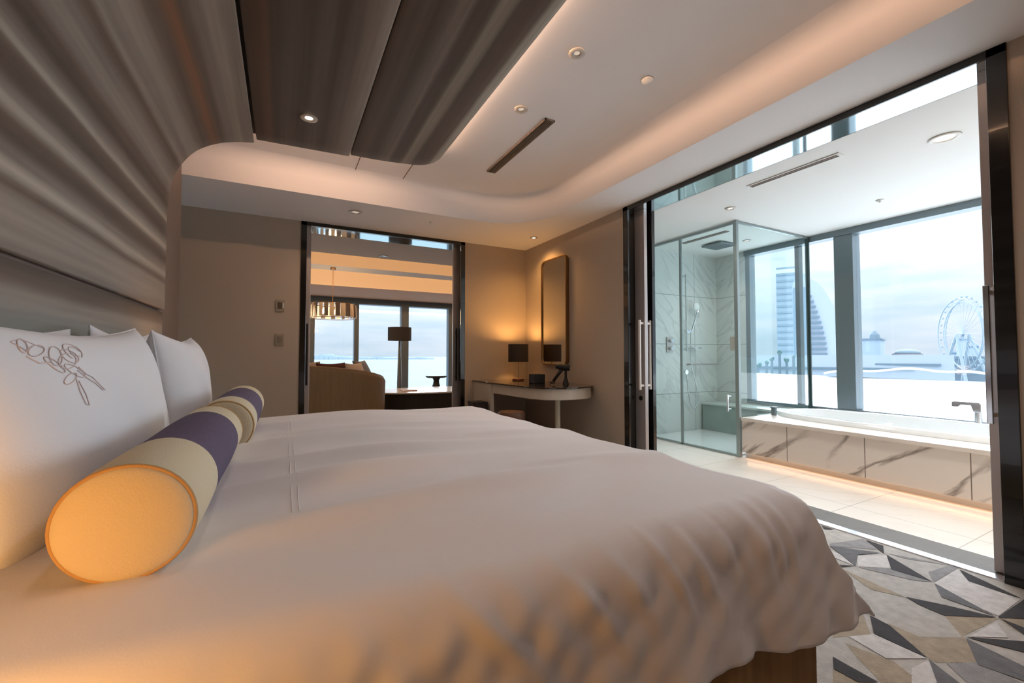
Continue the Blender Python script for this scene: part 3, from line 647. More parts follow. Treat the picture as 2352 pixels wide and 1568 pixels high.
# ------------------------------------------------------------------ ceiling fittings
def downlight(x, y, z, label, lit=None, r=.045, col=None, cat='ceiling light', group=None, beam=80, glow=14):
    t = thing('downlight', (x, y, z), label, cat, group)
    ring = MB().lathe([(r, 0), (r+.018, -.001), (r+.016, -.007), (r-.004, -.008), (r-.012, -.002), (r-.012, 0)], (x, y, z), 32, cap=False)
    ring.build('trim_ring', mat('ring_white', rgb(205, 198, 190), .4), t, smooth=True)
    MB().lathe([(r-.006, -.0015), (.001, -.0015)], (x, y, z), 24, cap=False).build('reflector', M['chrome'] if lit is None else emis('downlight_glow', (1, .80, .6, 1), glow), t)
    if lit: light('downlight_beam', 'SPOT', (x, y, z-.012), lit, col or (1, .72, .45), size=.03 if beam < 100 else .08, spot=math.radians(beam), blend=.8 if beam < 100 else 1, parent=t)
    return t
CAN = -.03
downlight(.127, 3.07, 2.576, 'chrome downlight set in the middle canopy panel', lit=14, r=.035, col=(1, .80, .66), beam=150)
downlight(.127, 1.0, 2.576, 'added unseen canopy downlight above the bed near its headboard side', lit=8, r=.035, col=(1, .80, .66), beam=150)  # extra fitting out of view, added to brighten the bed from above
downlight(.613, 4.45, ZS-.001, 'white downlight in the soffit above the left of the living room doorway', lit=26, col=(1, .72, .5), beam=150, glow=.5)
downlight(2.651, 4.42, ZS-.001, 'lit warm downlight in the soffit above the mirror', lit=45, r=.03, col=(1, .52, .16), beam=140)
downlight(1.416, 1.893, ZC-.001, 'small downlight in the tray ceiling nearest the canopy edge', r=.028, lit=26, col=(1, .89, .81), beam=150, glow=.6)
downlight(1.409, 2.514, ZC-.001, 'small downlight in the tray ceiling just before the air vent', r=.03, lit=26, col=(1, .89, .81), beam=150, glow=.6)
downlight(1.42, .2, ZC-.001, 'added unseen tray downlight above the near corner of the bed', r=.028, lit=26, col=(1, .89, .81), beam=150)  # added overhead, outside the view, to lift the duvet and room
downlight(2.0, -.8, ZC-.001, 'added unseen tray downlight closest to the near wall', r=.028, lit=26, col=(1, .89, .81), beam=150)  # unseen fill source added behind the camera
sk = thing('smoke_detector', (1.933, 1.878, ZC), 'small white round detector in the tray ceiling right of the downlights', 'detector')
MB().lathe([(.035, 0), (.034, -.012), (.02, -.024), (.001, -.026)], (1.933, 1.878, ZC), 24).build('cover', M['bwall'], sk, smooth=True)
sp_ = thing('sprinkler', (1.37, 4.42, ZS), 'tiny sprinkler head in the soffit above the living room doorway', 'sprinkler')
MB().lathe([(.018, 0), (.017, -.006), (.006, -.012), (.006, -.024), (.014, -.026), (.001, -.028)], (1.37, 4.42, ZS), 16).build('head', M['bwall'], sp_, smooth=True)
# linear vent in the tray ceiling
av = thing('air_vent', (1.65, 3.0, ZC), 'long brown slotted air vent in the tray ceiling', 'vent')
MB().box((1.615, 2.53, ZC-.004), (1.69, 3.51, ZC-.001)).build('backing', M['blackm'], av)
m = MB(); m.box((1.612, 2.525, ZC-.012), (1.622, 3.515, ZC-.002)); m.box((1.683, 2.525, ZC-.012), (1.693, 3.515, ZC-.002)); m.box((1.612, 2.525, ZC-.012), (1.693, 2.535, ZC-.002)); m.box((1.612, 3.505, ZC-.012), (1.693, 3.515, ZC-.002))
m.build('frame', M['vent'], av)
for k in range(4): x = 1.633+k*.0135; MB().box((x, 2.535, ZC-.011), (x+.006, 3.505, ZC-.003)).build('slat', M['vent'], av)
# switches on the back wall
for z, lab in ((1.53, 'upper wall control panel left of the living room doorway'), (1.18, 'lower grey switch plate left of the living room doorway')):
    t = thing('wall_switch', (-.035, YB, z), lab, 'switch', None)
    pl_ = MB().box((-.075, YB-.012, z-.06), (.005, YB-.001, z+.06)).build('plate', mat('switch_plate', rgb(158, 144, 126), .5), t, bevel=.004)
    MB().box((-.055, YB-.018, z-.03), (-.015, YB-.012, z+.035)).build('rocker', mat('switch_dark', rgb(96, 82, 68), .4) if z > 1.3 else mat('switch_grey', rgb(132, 122, 108), .5), pl_, bevel=.002)
    if z > 1.3: MB().box((-.01, YB-.016, z-.02), (.002, YB-.012, z+.03)).build('button', M['bwall'], pl_)

# ------------------------------------------------------------------ corner desk, mirror and what stands there
ZD = .71
edge = [(XR-.004, 3.58), (2.78, 3.49), (2.62, 3.425), (2.42, 3.425), (2.26, 3.50), (2.17, 3.68), (2.14, 3.95), (2.12, 4.30), (2.10, 4.56)]
edge = smoothp(edge, 5)
poly = edge+[(2.10, YB-.005), (XR-.004, YB-.005)]; poly.reverse()
desk = thing('vanity_desk', (2.5, 4.2, 0), 'curved cream vanity desk with dark glass top in the room corner', 'desk')
MB().prism(poly if area(poly) > 0 else poly[::-1], ZD-.014, ZD).build('desk_top', M['deskt'], desk, bevel=.003)
def inset(pts, d, c=(2.6, 4.3)): return [(x+(c[0]-x)/math.hypot(c[0]-x, c[1]-y)*d, y+(c[1]-y)/math.hypot(c[0]-x, c[1]-y)*d) for x, y in pts]
ap = [(min(x, XR-.006), y) for x, y in inset(edge, .03)]
ap2 = ap+[(2.14, YB-.01), (XR-.006, YB-.01)]; ap2.reverse()
MB().prism(ap2 if area(ap2) > 0 else ap2[::-1], ZD-.125, ZD-.015).build('apron', M['deskw'], desk, bevel=.006)
MB().cyl((2.50, 3.70, 0), .028, ZD-.126, 24).build('leg', mat('cream_leg', rgb(206, 198, 176), .4), desk, smooth='auto')
MB().box((2.115, 4.50, 0), (2.16, YB-.01, ZD-.014)).build('side_panel', M['deskw'], desk, bevel=.003)
# mirror
mr = thing('wall_mirror', (XR-.03, 4.29, 1.55), 'tall bronze framed rounded mirror on the wall above the desk', 'mirror')
def rrect(y0, y1, z0, z1, r, n=8):
    pts = []
    for cy, cz, a in ((y1-r, z1-r, 0), (y0+r, z1-r, 90), (y0+r, z0+r, 180), (y1-r, z0+r, 270)):
        for i in range(n+1): t = math.radians(a+90*i/n); pts.append((cy+r*math.cos(t), cz+r*math.sin(t)))
    return pts
o_ = rrect(4.02, 4.56, .905, 2.185, .07); i_ = rrect(4.035, 4.545, .92, 2.17, .058); n = len(o_)
m = MB(); xa, xb = XR-.002, XR-.045
m.add([(xa, *p) for p in o_]+[(xb, *p) for p in o_]+[(xb, *p) for p in i_]+[(xa, *p) for p in i_],
      [(k*n+i, k*n+(i+1) % n, (k+1)*n+(i+1) % n, (k+1)*n+i) for k in range(3) for i in range(n)])
m.build('mirror_frame', M['bronze'], mr, bevel=.002)
MB().prism(i_, XR-.030, XR-.024, axis='x').build('mirror_glass', M['mirror'], mr)
# table lamp on the desk
lx_, ly_ = 2.60, 4.72
t = thing('table_lamp', (lx_, ly_, ZD), 'small table lamp with dark drum shade and glass column on the desk', 'lamp')
MB().lathe([(.075, 0), (.075, .018), (.07, .022), (.0, .022)], (lx_, ly_, ZD), 32, cap=False).build('base', mat('lamp_base', rgb(80, 44, 30), .3), t, smooth='auto')
MB().lathe([(.055, .023), (.055, .228)], (lx_, ly_, ZD), 32, cap=False).build('glass_column', M['glassc'], t, smooth=True)
MB().cyl((lx_, ly_, ZD+.022), .006, .32, 12).build('stem', M['bronze'], t)
MB().lathe([(.125, .23), (.125, .45)], (lx_, ly_, ZD), 40, cap=False).build('lamp_shade', M['shade'], t, smooth=True, solid=.003)
MB().lathe([(.006, .345), (.014, .37), (.014, .395), (.001, .41)], (lx_, ly_, ZD), 16).build('bulb', emis('desk_bulb', (1, .6, .25, 1), 20), t, smooth=True)
light('bulb_light', 'POINT', (lx_, ly_, ZD+.385), 17, (1, .50, .15), size=.045, parent=t)
# tissue box
tb = thing('tissue_box', (2.50, 4.1, ZD), 'black lacquered tissue box on the desk', 'box')
MB().box((2.43, 4.03, ZD), (2.56, 4.17, ZD+.105)).build('box_body', M['blackm'], tb, bevel=.006)
MB().box((2.465, 4.07, ZD+.104), (2.525, 4.13, ZD+.107)).build('opening', M['black'], tb)
# hair dryer on its stand
hd = thing('hair_dryer', (2.66, 3.86, ZD), 'dark hair dryer resting tilted on the desk below the mirror', 'hair dryer')
m = MB().tube([(2.60, 3.93, ZD+.03), (2.63, 3.90, ZD+.09), (2.665, 3.86, ZD+.16)], [.016, .017, .02], 12); m.build('handle', M['blackm'], hd, smooth=True)
m = MB().tube([(2.615, 3.90, ZD+.195), (2.65, 3.87, ZD+.19), (2.70, 3.83, ZD+.18), (2.73, 3.805, ZD+.175)], [.026, .036, .038, .030], 20); m.build('barrel', M['blackm'], hd, smooth='auto')
MB().lathe([(.035, 0), (.028, .03), (.014, .07), (.012, .15)], (2.70, 3.84, ZD), 20).build('stand', M['blackm'], hd, smooth='auto')
MB().tube([(2.60, 3.93, ZD+.03), (2.58, 3.97, ZD+.01), (2.62, 4.02, ZD+.006), (2.70, 4.05, ZD+.006)], .004, 8).build('cord', M['blackm'], hd, smooth=True)
# small things on the floor between bed and desk
bx = thing('waste_bin', (2.02, 4.62, 0), 'dark brown bin standing left of the desk', 'bin')
MB().prism(rrect(1.92, 2.09, 4.52, 4.72, .02), 0, .47).build('bin_body', mat('dark_leather', rgb(52, 30, 26), .5), bx, bevel=.004)
MB().prism(rrect(1.915, 2.095, 4.515, 4.725, .02), .47, .485).build('rim', M['blackm'], bx)
so = thing('stool', (1.97, 3.72, 0), 'small round brown stool in front of the desk', 'stool')
MB().lathe([(.12, .38), (.135, .40), (.135, .45), (.12, .475), (.001, .485)], (1.97, 3.72, 0), 36).build('seat', mat('brown_leather', rgb(96, 62, 42), .5), so, smooth='auto')
for a in range(4): t_ = PI/4+a*PI/2; MB().cyl((1.97+.09*math.cos(t_), 3.72+.09*math.sin(t_), 0), .012, .38, 12).build('leg', M['bronze'], so)

# ------------------------------------------------------------------ bathroom
DY0, DY1, AX, DZ = -.6, 2.745, 4.07, .40
apr = tile_mat('apron_marble', rgb(226, 216, 206), rgb(132, 118, 108), rgb(120, 108, 98), .595, 3.0, 'yz', rough=.3, gsize=.003, veinamt=.95, org=(-1.21+4*.595, 1), vscale=1.15)
sur = thing('bath_surround', (4.7, 1.1, 0), 'marble clad bath platform below the window', 'bath surround')
m = MB(); m.box((AX, DY0, .055), (AX+.03, DY1, DZ-.03)); m.build('apron', apr, sur)
m = MB()
# deck with an oval hole for the tub
TC, TRX, TRY = (4.83, 1.62), .44, 1.10
def sup(t, rx, ry, e=2.8):
    c, s_ = math.cos(t), math.sin(t); return (TC[0]+rx*math.copysign(abs(c)**(2/e), c), TC[1]+ry*math.copysign(abs(s_)**(2/e), s_))
nn = 64; ins = [sup(2*PI*i/nn, TRX, TRY) for i in range(nn)]
def rectpt(t):
    c, s_ = math.cos(t), math.sin(t); x0_, x1_, y0_, y1_ = AX-.015, XW-.012, DY0+.01, DY1
    k = min(((x1_-TC[0]) if c > 0 else (TC[0]-x0_))/max(1e-6, abs(c)), ((y1_-TC[1]) if s_ > 0 else (TC[1]-y0_))/max(1e-6, abs(s_)))
    return (TC[0]+c*k, TC[1]+s_*k)
angs = [math.atan2(p[1]-TC[1], p[0]-TC[0]) for p in ins]; ot = [rectpt(a) for a in angs]
for cx_, cy_ in ((AX-.015, DY0+.01), (XW-.012, DY0+.01), (AX-.015, DY1), (XW-.012, DY1)):
    a = math.atan2(cy_-TC[1], cx_-TC[0]); k = min(range(nn), key=lambda i: abs(math.remainder(angs[i]-a, 2*PI))); ot[k] = (cx_, cy_)
vs = [(x, y, DZ) for x, y in ins]+[(x, y, DZ) for x, y in ot]+[(x, y, DZ-.03) for x, y in ot]+[(x, y, DZ-.03) for x, y in ins]
m.add(vs, [(k*nn+i, k*nn+(i+1) % nn, ((k+1) % 4)*nn+(i+1) % nn, ((k+1) % 4)*nn+i) for k in range(4) for i in range(nn)])
m.build('deck', mat('deck_marble', rgb(226, 216, 206), .25, noise=.05, nscale=4), sur)
MB().box((AX+.06, DY0, 0), (AX+.08, DY1, .055)).build('toe_kick', M['bwall'], sur)
MB().box((AX+.036, DY0+.1, .058), (AX+.05, DY1-.02, .066)).build('light_strip', emis('toe_led', (1, .55, .25, 1), .8), sur)
light('toe_light', 'AREA', (AX+.01, 1.1, .05), 1.1, (1, .52, .28), (0, PI/6, 0), .03, 3.2, parent=sur)
tub = thing('bathtub', (TC[0], TC[1], DZ), 'white oval bathtub sunk in the marble platform by the window', 'bathtub')
levels = [(.0, .03, 0), (.0, .012, .035), (-.01, 0, .042), (-.035, 0, .042), (-.055, 0, .03), (-.08, 0, -.10), (-.13, 0, -.28), (-.20, 0, -.36)]
m = MB(); vs = []
for off, extra, dz in levels:
    vs += [(*sup(2*PI*i/nn, TRX+off+extra+.01, TRY+off+extra+.01), DZ+dz+.001) for i in range(nn)]
fs = [(k*nn+i, k*nn+(i+1) % nn, (k+1)*nn+(i+1) % nn, (k+1)*nn+i) for k in range(len(levels)-1) for i in range(nn)]+[tuple((len(levels)-1)*nn+i for i in range(nn))]
m.add(vs, fs); o = m.build('basin', M['porcelain'], tub, smooth=True)
MB().cyl((4.50, 1.72, DZ+.043), .03, .006, 20).build('overflow', M['chrome'], tub)
# tub filler
fa = thing('bath_faucet', (5.12, 1.36, DZ), 'angular chrome bath spout standing at the right of the tub', 'faucet')
fa.location = (5.30, 1.40, DZ)
MB().lathe([(.032, 0), (.030, .02), (.026, .05), (.024, .13)], (5.30, 1.40, DZ+.001), 20).build('column', M['chrome'], fa, smooth='auto')
MB().prism([(1.375, DZ+.13), (1.375, DZ+.20), (1.39, DZ+.215), (1.55, DZ+.215), (1.56, DZ+.205), (1.56, DZ+.165), (1.52, DZ+.165), (1.50, DZ+.185), (1.44, DZ+.185), (1.425, DZ+.13)], 5.27, 5.33, axis='x').build('spout', M['chrome'], fa, bevel=.004)
MB().cyl((5.30, 1.33, DZ+.07), .008, .05, 10, axis='y').build('lever', M['chrome'], fa)
ds = thing('bath_dispenser', (4.62, 2.69, DZ), 'short grey fitting at the left end of the bath platform', 'fitting')
MB().box((4.50, 2.67, DZ), (4.54, 2.71, DZ+.075)).build('post', M['frame'], ds, bevel=.004)
MB().box((4.495, 2.665, DZ+.075), (4.56, 2.715, DZ+.085)).build('cap', M['frame'], ds)

# shower enclosure
SY = 2.77
she = thing('shower_enclosure', (4.7, 3.4, 0), 'frameless green tinted glass shower enclosure beside the bathtub', 'shower')
gd = MB().box((AX-.008, 2.79, .02), (AX, 3.46, 2.36)).build('glass_door', M['glassb'], she)
MB().box((AX-.008, 3.48, .02), (AX, 3.985, 2.37)).build('glass_panel', M['glassb'], she)
MB().box((AX+.01, SY-.006, DZ+.002), (XW-.035, SY+.002, 2.38)).build('glass_panel', M['glassb'], she)
sf = mat('shower_frame', rgb(150, 162, 162), .35, metal=.7)
MB().box((AX-.025, SY-.018, 0), (AX+.01, SY+.022, 2.40)).build('corner_post', sf, she, bevel=.003)
MB().box((AX-.012, 3.455, 0), (AX+.006, 3.485, 2.38)).build('door_post', sf, she, bevel=.002)
MB().box((AX-.012, 3.975, 0), (AX+.006, 3.998, 2.38)).build('wall_channel', sf, she)
MB().box((AX-.016, SY+.02, 2.37), (AX+.01, 3.98, 2.392)).build('top_rail', sf, she)
MB().box((AX+.012, SY-.012, 2.375), (XW-.035, SY+.010, 2.392)).build('top_rail', sf, she)
MB().box((AX-.012, SY+.02, 0), (AX+.008, 3.98, .02)).build('bottom_rail', sf, she)
MB().box((XW-.05, SY-.02, DZ+.002), (XW-.032, SY+.02, 2.39)).build('wall_channel', mat('dark_channel', rgb(60, 78, 78), .4, metal=.5), she)
for z in (1.07, ): MB().box((AX-.03, 2.785, z), (AX+.02, 2.84, z+.14)).build('hinge', M['chrome'], gd, bevel=.003)
m = MB(); m.tube([(AX-.05, 2.86, .45), (AX-.05, 2.86, .62)], .008, 8); m.tube([(AX-.05, 2.86, .47), (AX, 2.86, .47)], .006, 8); m.tube([(AX-.05, 2.86, .60), (AX, 2.86, .60)], .006, 8); m.build('door_pull', M['chrome'], gd)
# tray, bench
tr = thing('shower_tray', (4.7, 3.4, 0), 'white shower floor inside the glass enclosure', 'shower tray')
MB().box((AX+.02, SY+.03, .0), (XW-.02, 3.98, .022)).build('tray', M['porcelain'], tr, bevel=.006)
bn = thing('shower_bench', (5.2, 3.5, .02), 'low green grey stone bench at the back of the shower', 'bench')
MB().box((5.05, SY+.05, .024), (XW-.015, 3.97, .36)).build('bench_block', mat('bench_stone', rgb(150, 166, 162), .3, noise=.1, nscale=5), bn)
MB().box((5.03, SY+.04, .36), (XW-.015, 3.97, .385)).build('bench_top', mat('bench_top_stone', rgb(196, 206, 202), .25), bn, bevel=.004)
# fixtures on the tiled wall y=4
def wy(px): return px
rs = thing('shower_rail', (4.72, 3.98, 1.1), 'chrome riser rail with hand shower on the tiled wall', 'shower')
MB().cyl((4.72, 3.945, 1.08), .010, 1.02, 14).build('rail', M['chrome'], rs, smooth='auto')
for z in (1.10, 2.08): MB().cyl((4.72, 3.945, z), .014, .055, 14, axis='y').build('bracket', M['chrome'], rs)
MB().box((4.70, 3.915, 1.32), (4.80, 3.965, 1.36)).build('slider', M['chrome'], rs, bevel=.006)
MB().tube([(4.79, 3.92, 1.34), (4.84, 3.90, 1.50), (4.88, 3.885, 1.62)], [.011, .013, .016], 12).build('hand_shower', M['chrome'], rs, smooth=True)
MB().lathe([(.02, 0), (.055, .02), (.058, .035), (.001, .036)], (4.89, 3.895, 1.67), 24, axis='y').build('spray_head', mat('white_plastic', rgb(232, 236, 238), .3), rs, smooth='auto')
hose = smoothp([(0, 0)]*2, 1)
hp = [Vector(p) for p in [(4.79, 3.93, 1.34), (4.78, 3.93, 1.1), (4.80, 3.93, .85), (4.88, 3.93, .62), (4.90, 3.93, .42), (4.84, 3.93, .31), (4.76, 3.93, .36), (4.73, 3.93, .5), (4.72, 3.94, .68), (4.72, 3.96, .80)]]
def cat(P, n=6):
    out = []
    for i in range(len(P)-1):
        p0, p1, p2, p3 = P[max(0, i-1)], P[i], P[i+1], P[min(len(P)-1, i+2)]
        for k in range(n): t = k/n; out.append(.5*(2*p1+(p2-p0)*t+(2*p0-5*p1+4*p2-p3)*t*t+(3*p1-p0-3*p2+p3)*t**3))
    return out+[P[-1]]
MB().tube(cat(hp), .0075, 8).build('hose', M['chrome'], rs, smooth=True)
MB().lathe([(.03, 0), (.03, .012), (.014, .016), (.014, .05)], (4.72, 3.945, .80), 16, axis='y').build('hose_outlet', M['chrome'], rs)
ct = thing('shower_control', (4.46, 3.985, 1.15), 'square chrome shower valve plate left of the riser rail', 'shower valve')
cp = MB().box((4.40, 3.985, 1.06), (4.52, 3.999, 1.26)).build('plate', M['steel'], ct, bevel=.003)
for z in (1.11, 1.21): MB().cyl((4.46, 3.945, z), .024, .04, 18, axis='y').build('knob', M['chrome'], cp, smooth='auto')
sb = thing('shower_grab_bar', (5.0, 3.95, .9), 'horizontal steel bar across the shower wall', 'rail')
MB().cyl((4.77, 3.945, .90), .010, .57, 12, axis='x').build('bar', M['steel'], sb, smooth='auto')
for x in (4.79, 5.31): MB().cyl((x, 3.945, .90), .009, .052, 10, axis='y').build('mount', M['steel'], sb)
sh = thing('soap_shelf', (4.9, 3.96, 1.12), 'small chrome shelf right of the riser rail', 'shelf')
MB().box((4.80, 3.90, 1.115), (4.96, 3.995, 1.125)).build('shelf_plate', M['chrome'], sh)
rh = thing('rain_shower_head', (4.72, 3.45, 2.36), 'square grey rain head on the shower ceiling', 'shower head')
MB().box((4.60, 3.33, 2.365), (4.88, 3.60, 2.385)).build('head_plate', M['frame'], rh, bevel=.004)
MB().cyl((4.74, 3.465, 2.385), .03, .014, 16).build('mount', M['chrome'], rh)
# bathroom ceiling fittings
bv = thing('air_vent', (3.35, 1.82, 2.40), 'long white slot air vent in the bathroom ceiling', 'vent')
MB().box((3.31, 1.50, 2.393), (3.385, 2.16, 2.399)).build('frame', M['bwall'], bv, bevel=.002)
for x in (3.328, 3.352): MB().box((x, 1.52, 2.389), (x+.012, 2.14, 2.393)).build('slot', M['vent'], bv)
bv2 = thing('air_vent', (4.35, 3.3, 2.40), 'short slot vent in the ceiling inside the shower', 'vent')
MB().box((4.30, 3.05, 2.393), (4.36, 3.65, 2.399)).build('frame', M['vent'], bv2)
downlight(3.68, 1.08, 2.399, 'large lit downlight in the bathroom ceiling nearest the right door frame', lit=70, r=.06, col=(1, .92, .85), beam=150, glow=6)
downlight(3.68, 2.56, 2.399, 'small lit downlight in the bathroom ceiling before the shower', lit=52, r=.03, col=(1, .92, .85), beam=150)
downlight(3.68, -.2, 2.399, 'added unseen bathroom downlight beyond the right door frame', lit=70, r=.06, col=(1, .92, .85), beam=150)  # added out of sight to raise the bathroom's brightness
downlight(4.9, 3.2, 2.399, 'downlight inside the shower ceiling', lit=30, r=.03, col=(1, .92, .85), beam=150)
s2 = thing('sprinkler', (4.66, 1.80, 2.40), 'small sprinkler head in the bathroom ceiling above the tub', 'sprinkler')
MB().lathe([(.03, 0), (.028, -.008), (.01, -.014), (.01, -.022), (.001, -.024)], (4.66, 1.80, 2.40), 16).build('head', M['bwall'], s2, smooth=True)

# ------------------------------------------------------------------ living room furniture
so2 = thing('barrel_sofa', (.4, 6.8, 0), 'tan curved barrel back sofa seen from behind in the living room', 'sofa')
tan = mat('tan_upholstery', rgb(146, 124, 98), .85, noise=.08, nscale=30, bump=.2, bscale=200, stretch=(1, 1, .1))
def back(u, v):
    th = math.radians(190+160*u+0); cx_, cy_ = .38, 6.95
    thk = .09
    zt = .90-.22*abs(u-.38)**1.6/(.62**1.6)
    prof_ = [(0, .08), (0, .5), (0, .92), (.25, .99), (.5, 1.0), (.75, .99), (1, .92), (1, .5), (1, .08)]
    k = v*(len(prof_)-1); i = min(int(k), len(prof_)-2); f_ = k-i
    a = prof_[i][0]*(1-f_)+prof_[i+1][0]*f_; z = (prof_[i][1]*(1-f_)+prof_[i+1][1]*f_)*zt
    r_ = 1-a*thk*1.2
    return (cx_+(1.02+.03*z)*r_*math.cos(th), cy_+(.90+.03*z)*r_*math.sin(th), z)
m = MB().grid(back, 60, 33); vs_ = [back(0, j/32) for j in range(33)]; m.add(vs_, [tuple(range(33))]); vs_ = [back(1, j/32) for j in range(33)]; m.add(vs_, [tuple(range(32, -1, -1))])
m.build('backrest', tan, so2, smooth='auto')
m = MB(); sp2 = [(.38+.90*math.cos(t), 6.95+.78*math.sin(t)) for t in [math.radians(185+170*i/24) for i in range(25)]]+[(1.25, 7.3), (-.5, 7.3)]
m.prism(sp2, .08, .42); m.build('seat', tan, so2, bevel=.02)
for x, y in ((-.3, 6.6), (1.05, 6.6), (-.3, 7.2), (1.05, 7.2)): MB().cyl((x, y, 0), .02, .08, 12).build('leg', M['bronze'], so2)
def cush(x, y, z, s_, rot, tilt, mt, label):
    rt_ = thing('throw_cushion', (x, y, z), label, 'cushion', 'cushions in the barrel sofa')
    R_ = Matrix.Rotation(math.radians(rot), 4, 'Z')@Matrix.Rotation(math.radians(tilt), 4, 'X')
    def f(a, b, sd):
        th = .07*((1-abs(a)**2.5)*(1-abs(b)**2.5))**.5
        return R_@Vector((s_/2*a*(1-.08*(1-b*b)), sd*th, s_/2*b*(1-.08*(1-a*a))+s_/2))+Vector((x, y, z))
    m = MB()
    for sd in (-1, 1): m.grid(lambda u, v, sd=sd: f(math.sin((u-.5)*PI), math.sin((v-.5)*PI), sd), 20, 20)
    o = m.build('cushion_cover', mt, rt_, smooth=True); o.modifiers.clear(); o.modifiers.new('weld', 'WELD').merge_threshold = .001
cw = mat('cream_cushion', rgb(205, 190, 175), .9); crd = mat('maroon_cushion', rgb(96, 56, 52), .9); cgy = mat('grey_cushion', rgb(120, 115, 118), .9)
def cushpos(): pass
cush(1.04, 6.72, .43, .50, 55, -16, cw, 'cream cushion at the right end of the barrel sofa')
cush(1.27, 7.14, .43, .56, 62, -24, cgy, 'grey cushion behind the cream one at the right end of the barrel sofa')
cush(.66, 6.52, .43, .50, 35, -12, crd, 'maroon cushion left of the cream one in the barrel sofa')
cush(.22, 6.49, .43, .51, 8, -8, cw, 'cream cushion barely showing above the left end of the barrel sofa back')
tb2 = thing('coffee_table', (2.45, 7.55, 0), 'oval white marble table with dark drum base in the living room', 'table')
def ell(rx, ry, n=48): return [(2.45+rx*math.cos(2*PI*i/n), 7.55+ry*math.sin(2*PI*i/n)) for i in range(n)]
MB().prism(ell(1.15, .62), .385, .41).build('table_top', mat('white_marble', rgb(236, 232, 228), .15), tb2, bevel=.005)
MB().prism(ell(1.08, .55), 0, .385).build('drum_base', mat('dark_fluted_wood', rgb(44, 40, 38), .5, noise=.2, nscale=20, stretch=(1, 1, .03)), tb2)
mg = tag(MB().box((1.80, 7.32, .411), (2.05, 7.52, .425)).build('magazine', mat('tan_cover', rgb(190, 150, 124), .5), org=(1.92, 7.42, .411)), 'flat tan magazine on the oval marble table', 'magazine')
st_ = thing('side_table', (3.0, 9.2, 0), 'black hourglass pedestal side table near the living room window', 'table')
MB().lathe([(.13, 0), (.15, .01), (.14, .2), (.07, .40), (.06, .47), (.09, .53)], (3.0, 9.2, 0), 32).build('pedestal', M['blackm'], st_, smooth='auto')
MB().lathe([(.20, .53), (.235, .55), (.235, .575), (.0, .575)], (3.0, 9.2, 0), 36, cap=False).build('table_top', M['blackm'], st_, smooth='auto')
fx_, fy_ = 2.02, 8.5
fl_ = thing('floor_lamp', (fx_, fy_, 0), 'tall floor lamp with dark drum shade and tapered grey pole', 'lamp')
MB().lathe([(.16, 0), (.16, .015), (.05, .03)], (fx_, fy_, 0), 28).build('base', M['frame'], fl_, smooth='auto')
MB().lathe([(.05, .03), (.045, .5), (.03, 1.0), (.018, 1.34)], (fx_, fy_, 0), 20).build('pole', M['frame'], fl_, smooth='auto')
MB().lathe([(.225, 1.31), (.225, 1.57)], (fx_, fy_, 0), 36, cap=False).build('lamp_shade', mat('charcoal_shade', rgb(52, 52, 56), .8), fl_, smooth=True, solid=.004)
MB().lathe([(.012, 1.36), (.03, 1.40), (.03, 1.45), (.01, 1.49)], (fx_, fy_, 0), 14).build('bulb', M['bwall'], fl_)
# chandelier
hx_, hy_ = .745, 8.0
ch = thing('chandelier', (hx_, hy_, 2.54), 'round crystal chandelier hanging in front of the living room window', 'chandelier')
MB().cyl((hx_, hy_, 2.50), .045, .04, 20).build('canopy_cap', M['bronze'], ch)
MB().cyl((hx_, hy_, 1.90), .005, .61, 8).build('rod', M['bronze'], ch)
m = MB()
for z in (1.90, 1.66): m.tube([(hx_+.36*math.cos(2*PI*i/40), hy_+.36*math.sin(2*PI*i/40), z) for i in range(40)], .006, 6, closed=True)
for k in range(4): t_ = k*PI/4; m.tube([(hx_+.36*math.cos(t_), hy_+.36*math.sin(t_), 1.90), (hx_-.36*math.cos(t_), hy_-.36*math.sin(t_), 1.90)], .004, 6)
rf_ = m.build('ring_frame', M['bronze'], ch)
cm1 = mat('smoked_crystal', rgb(98, 90, 86), .2); cm2 = mat('clear_crystal', rgb(214, 206, 196), .2)
for i in range(26):
    t_ = 2*PI*i/26; c_, s_ = math.cos(t_), math.sin(t_); rr = .36; a = .07
    cxp, cyp = hx_+rr*c_, hy_+rr*s_; tx, ty = -s_, c_
    vs_ = []
    for dz, tw in ((.0, .5), (-.22, 1.0)):
        for q in (-1, 1):
            ox = a/2*q; vs_.append((cxp+tx*ox+c_*.02*tw*q, cyp+ty*ox+s_*.02*tw*q, 1.895+dz)); vs_.append((cxp+tx*ox+c_*(.02*tw*q+.012), cyp+ty*ox+s_*(.02*tw*q+.012), 1.895+dz))
    MB().add(vs_, [(0, 2, 6, 4), (1, 5, 7, 3), (0, 1, 3, 2), (4, 6, 7, 5), (0, 4, 5, 1), (2, 3, 7, 6)]).build('crystal_plate', [cm1, cm2][i % 2], rf_)
for i in range(5):
    t_ = 2*PI*i/5; MB().lathe([(.006, 0), (.022, .03), (.022, .06), (.004, .09)], (hx_+.18*math.cos(t_), hy_+.18*math.sin(t_), 1.74), 12).build('bulb', emis('chandelier_bulb', (1, .75, .45, 1), 8), ch, smooth=True)
light('bulb_light', 'POINT', (hx_, hy_, 1.78), 12, (1, .7, .4), size=.15, parent=ch)
downlight(1.25, 6.25, 2.439, 'recessed downlight in the living room soffit past the doorway', r=.05)

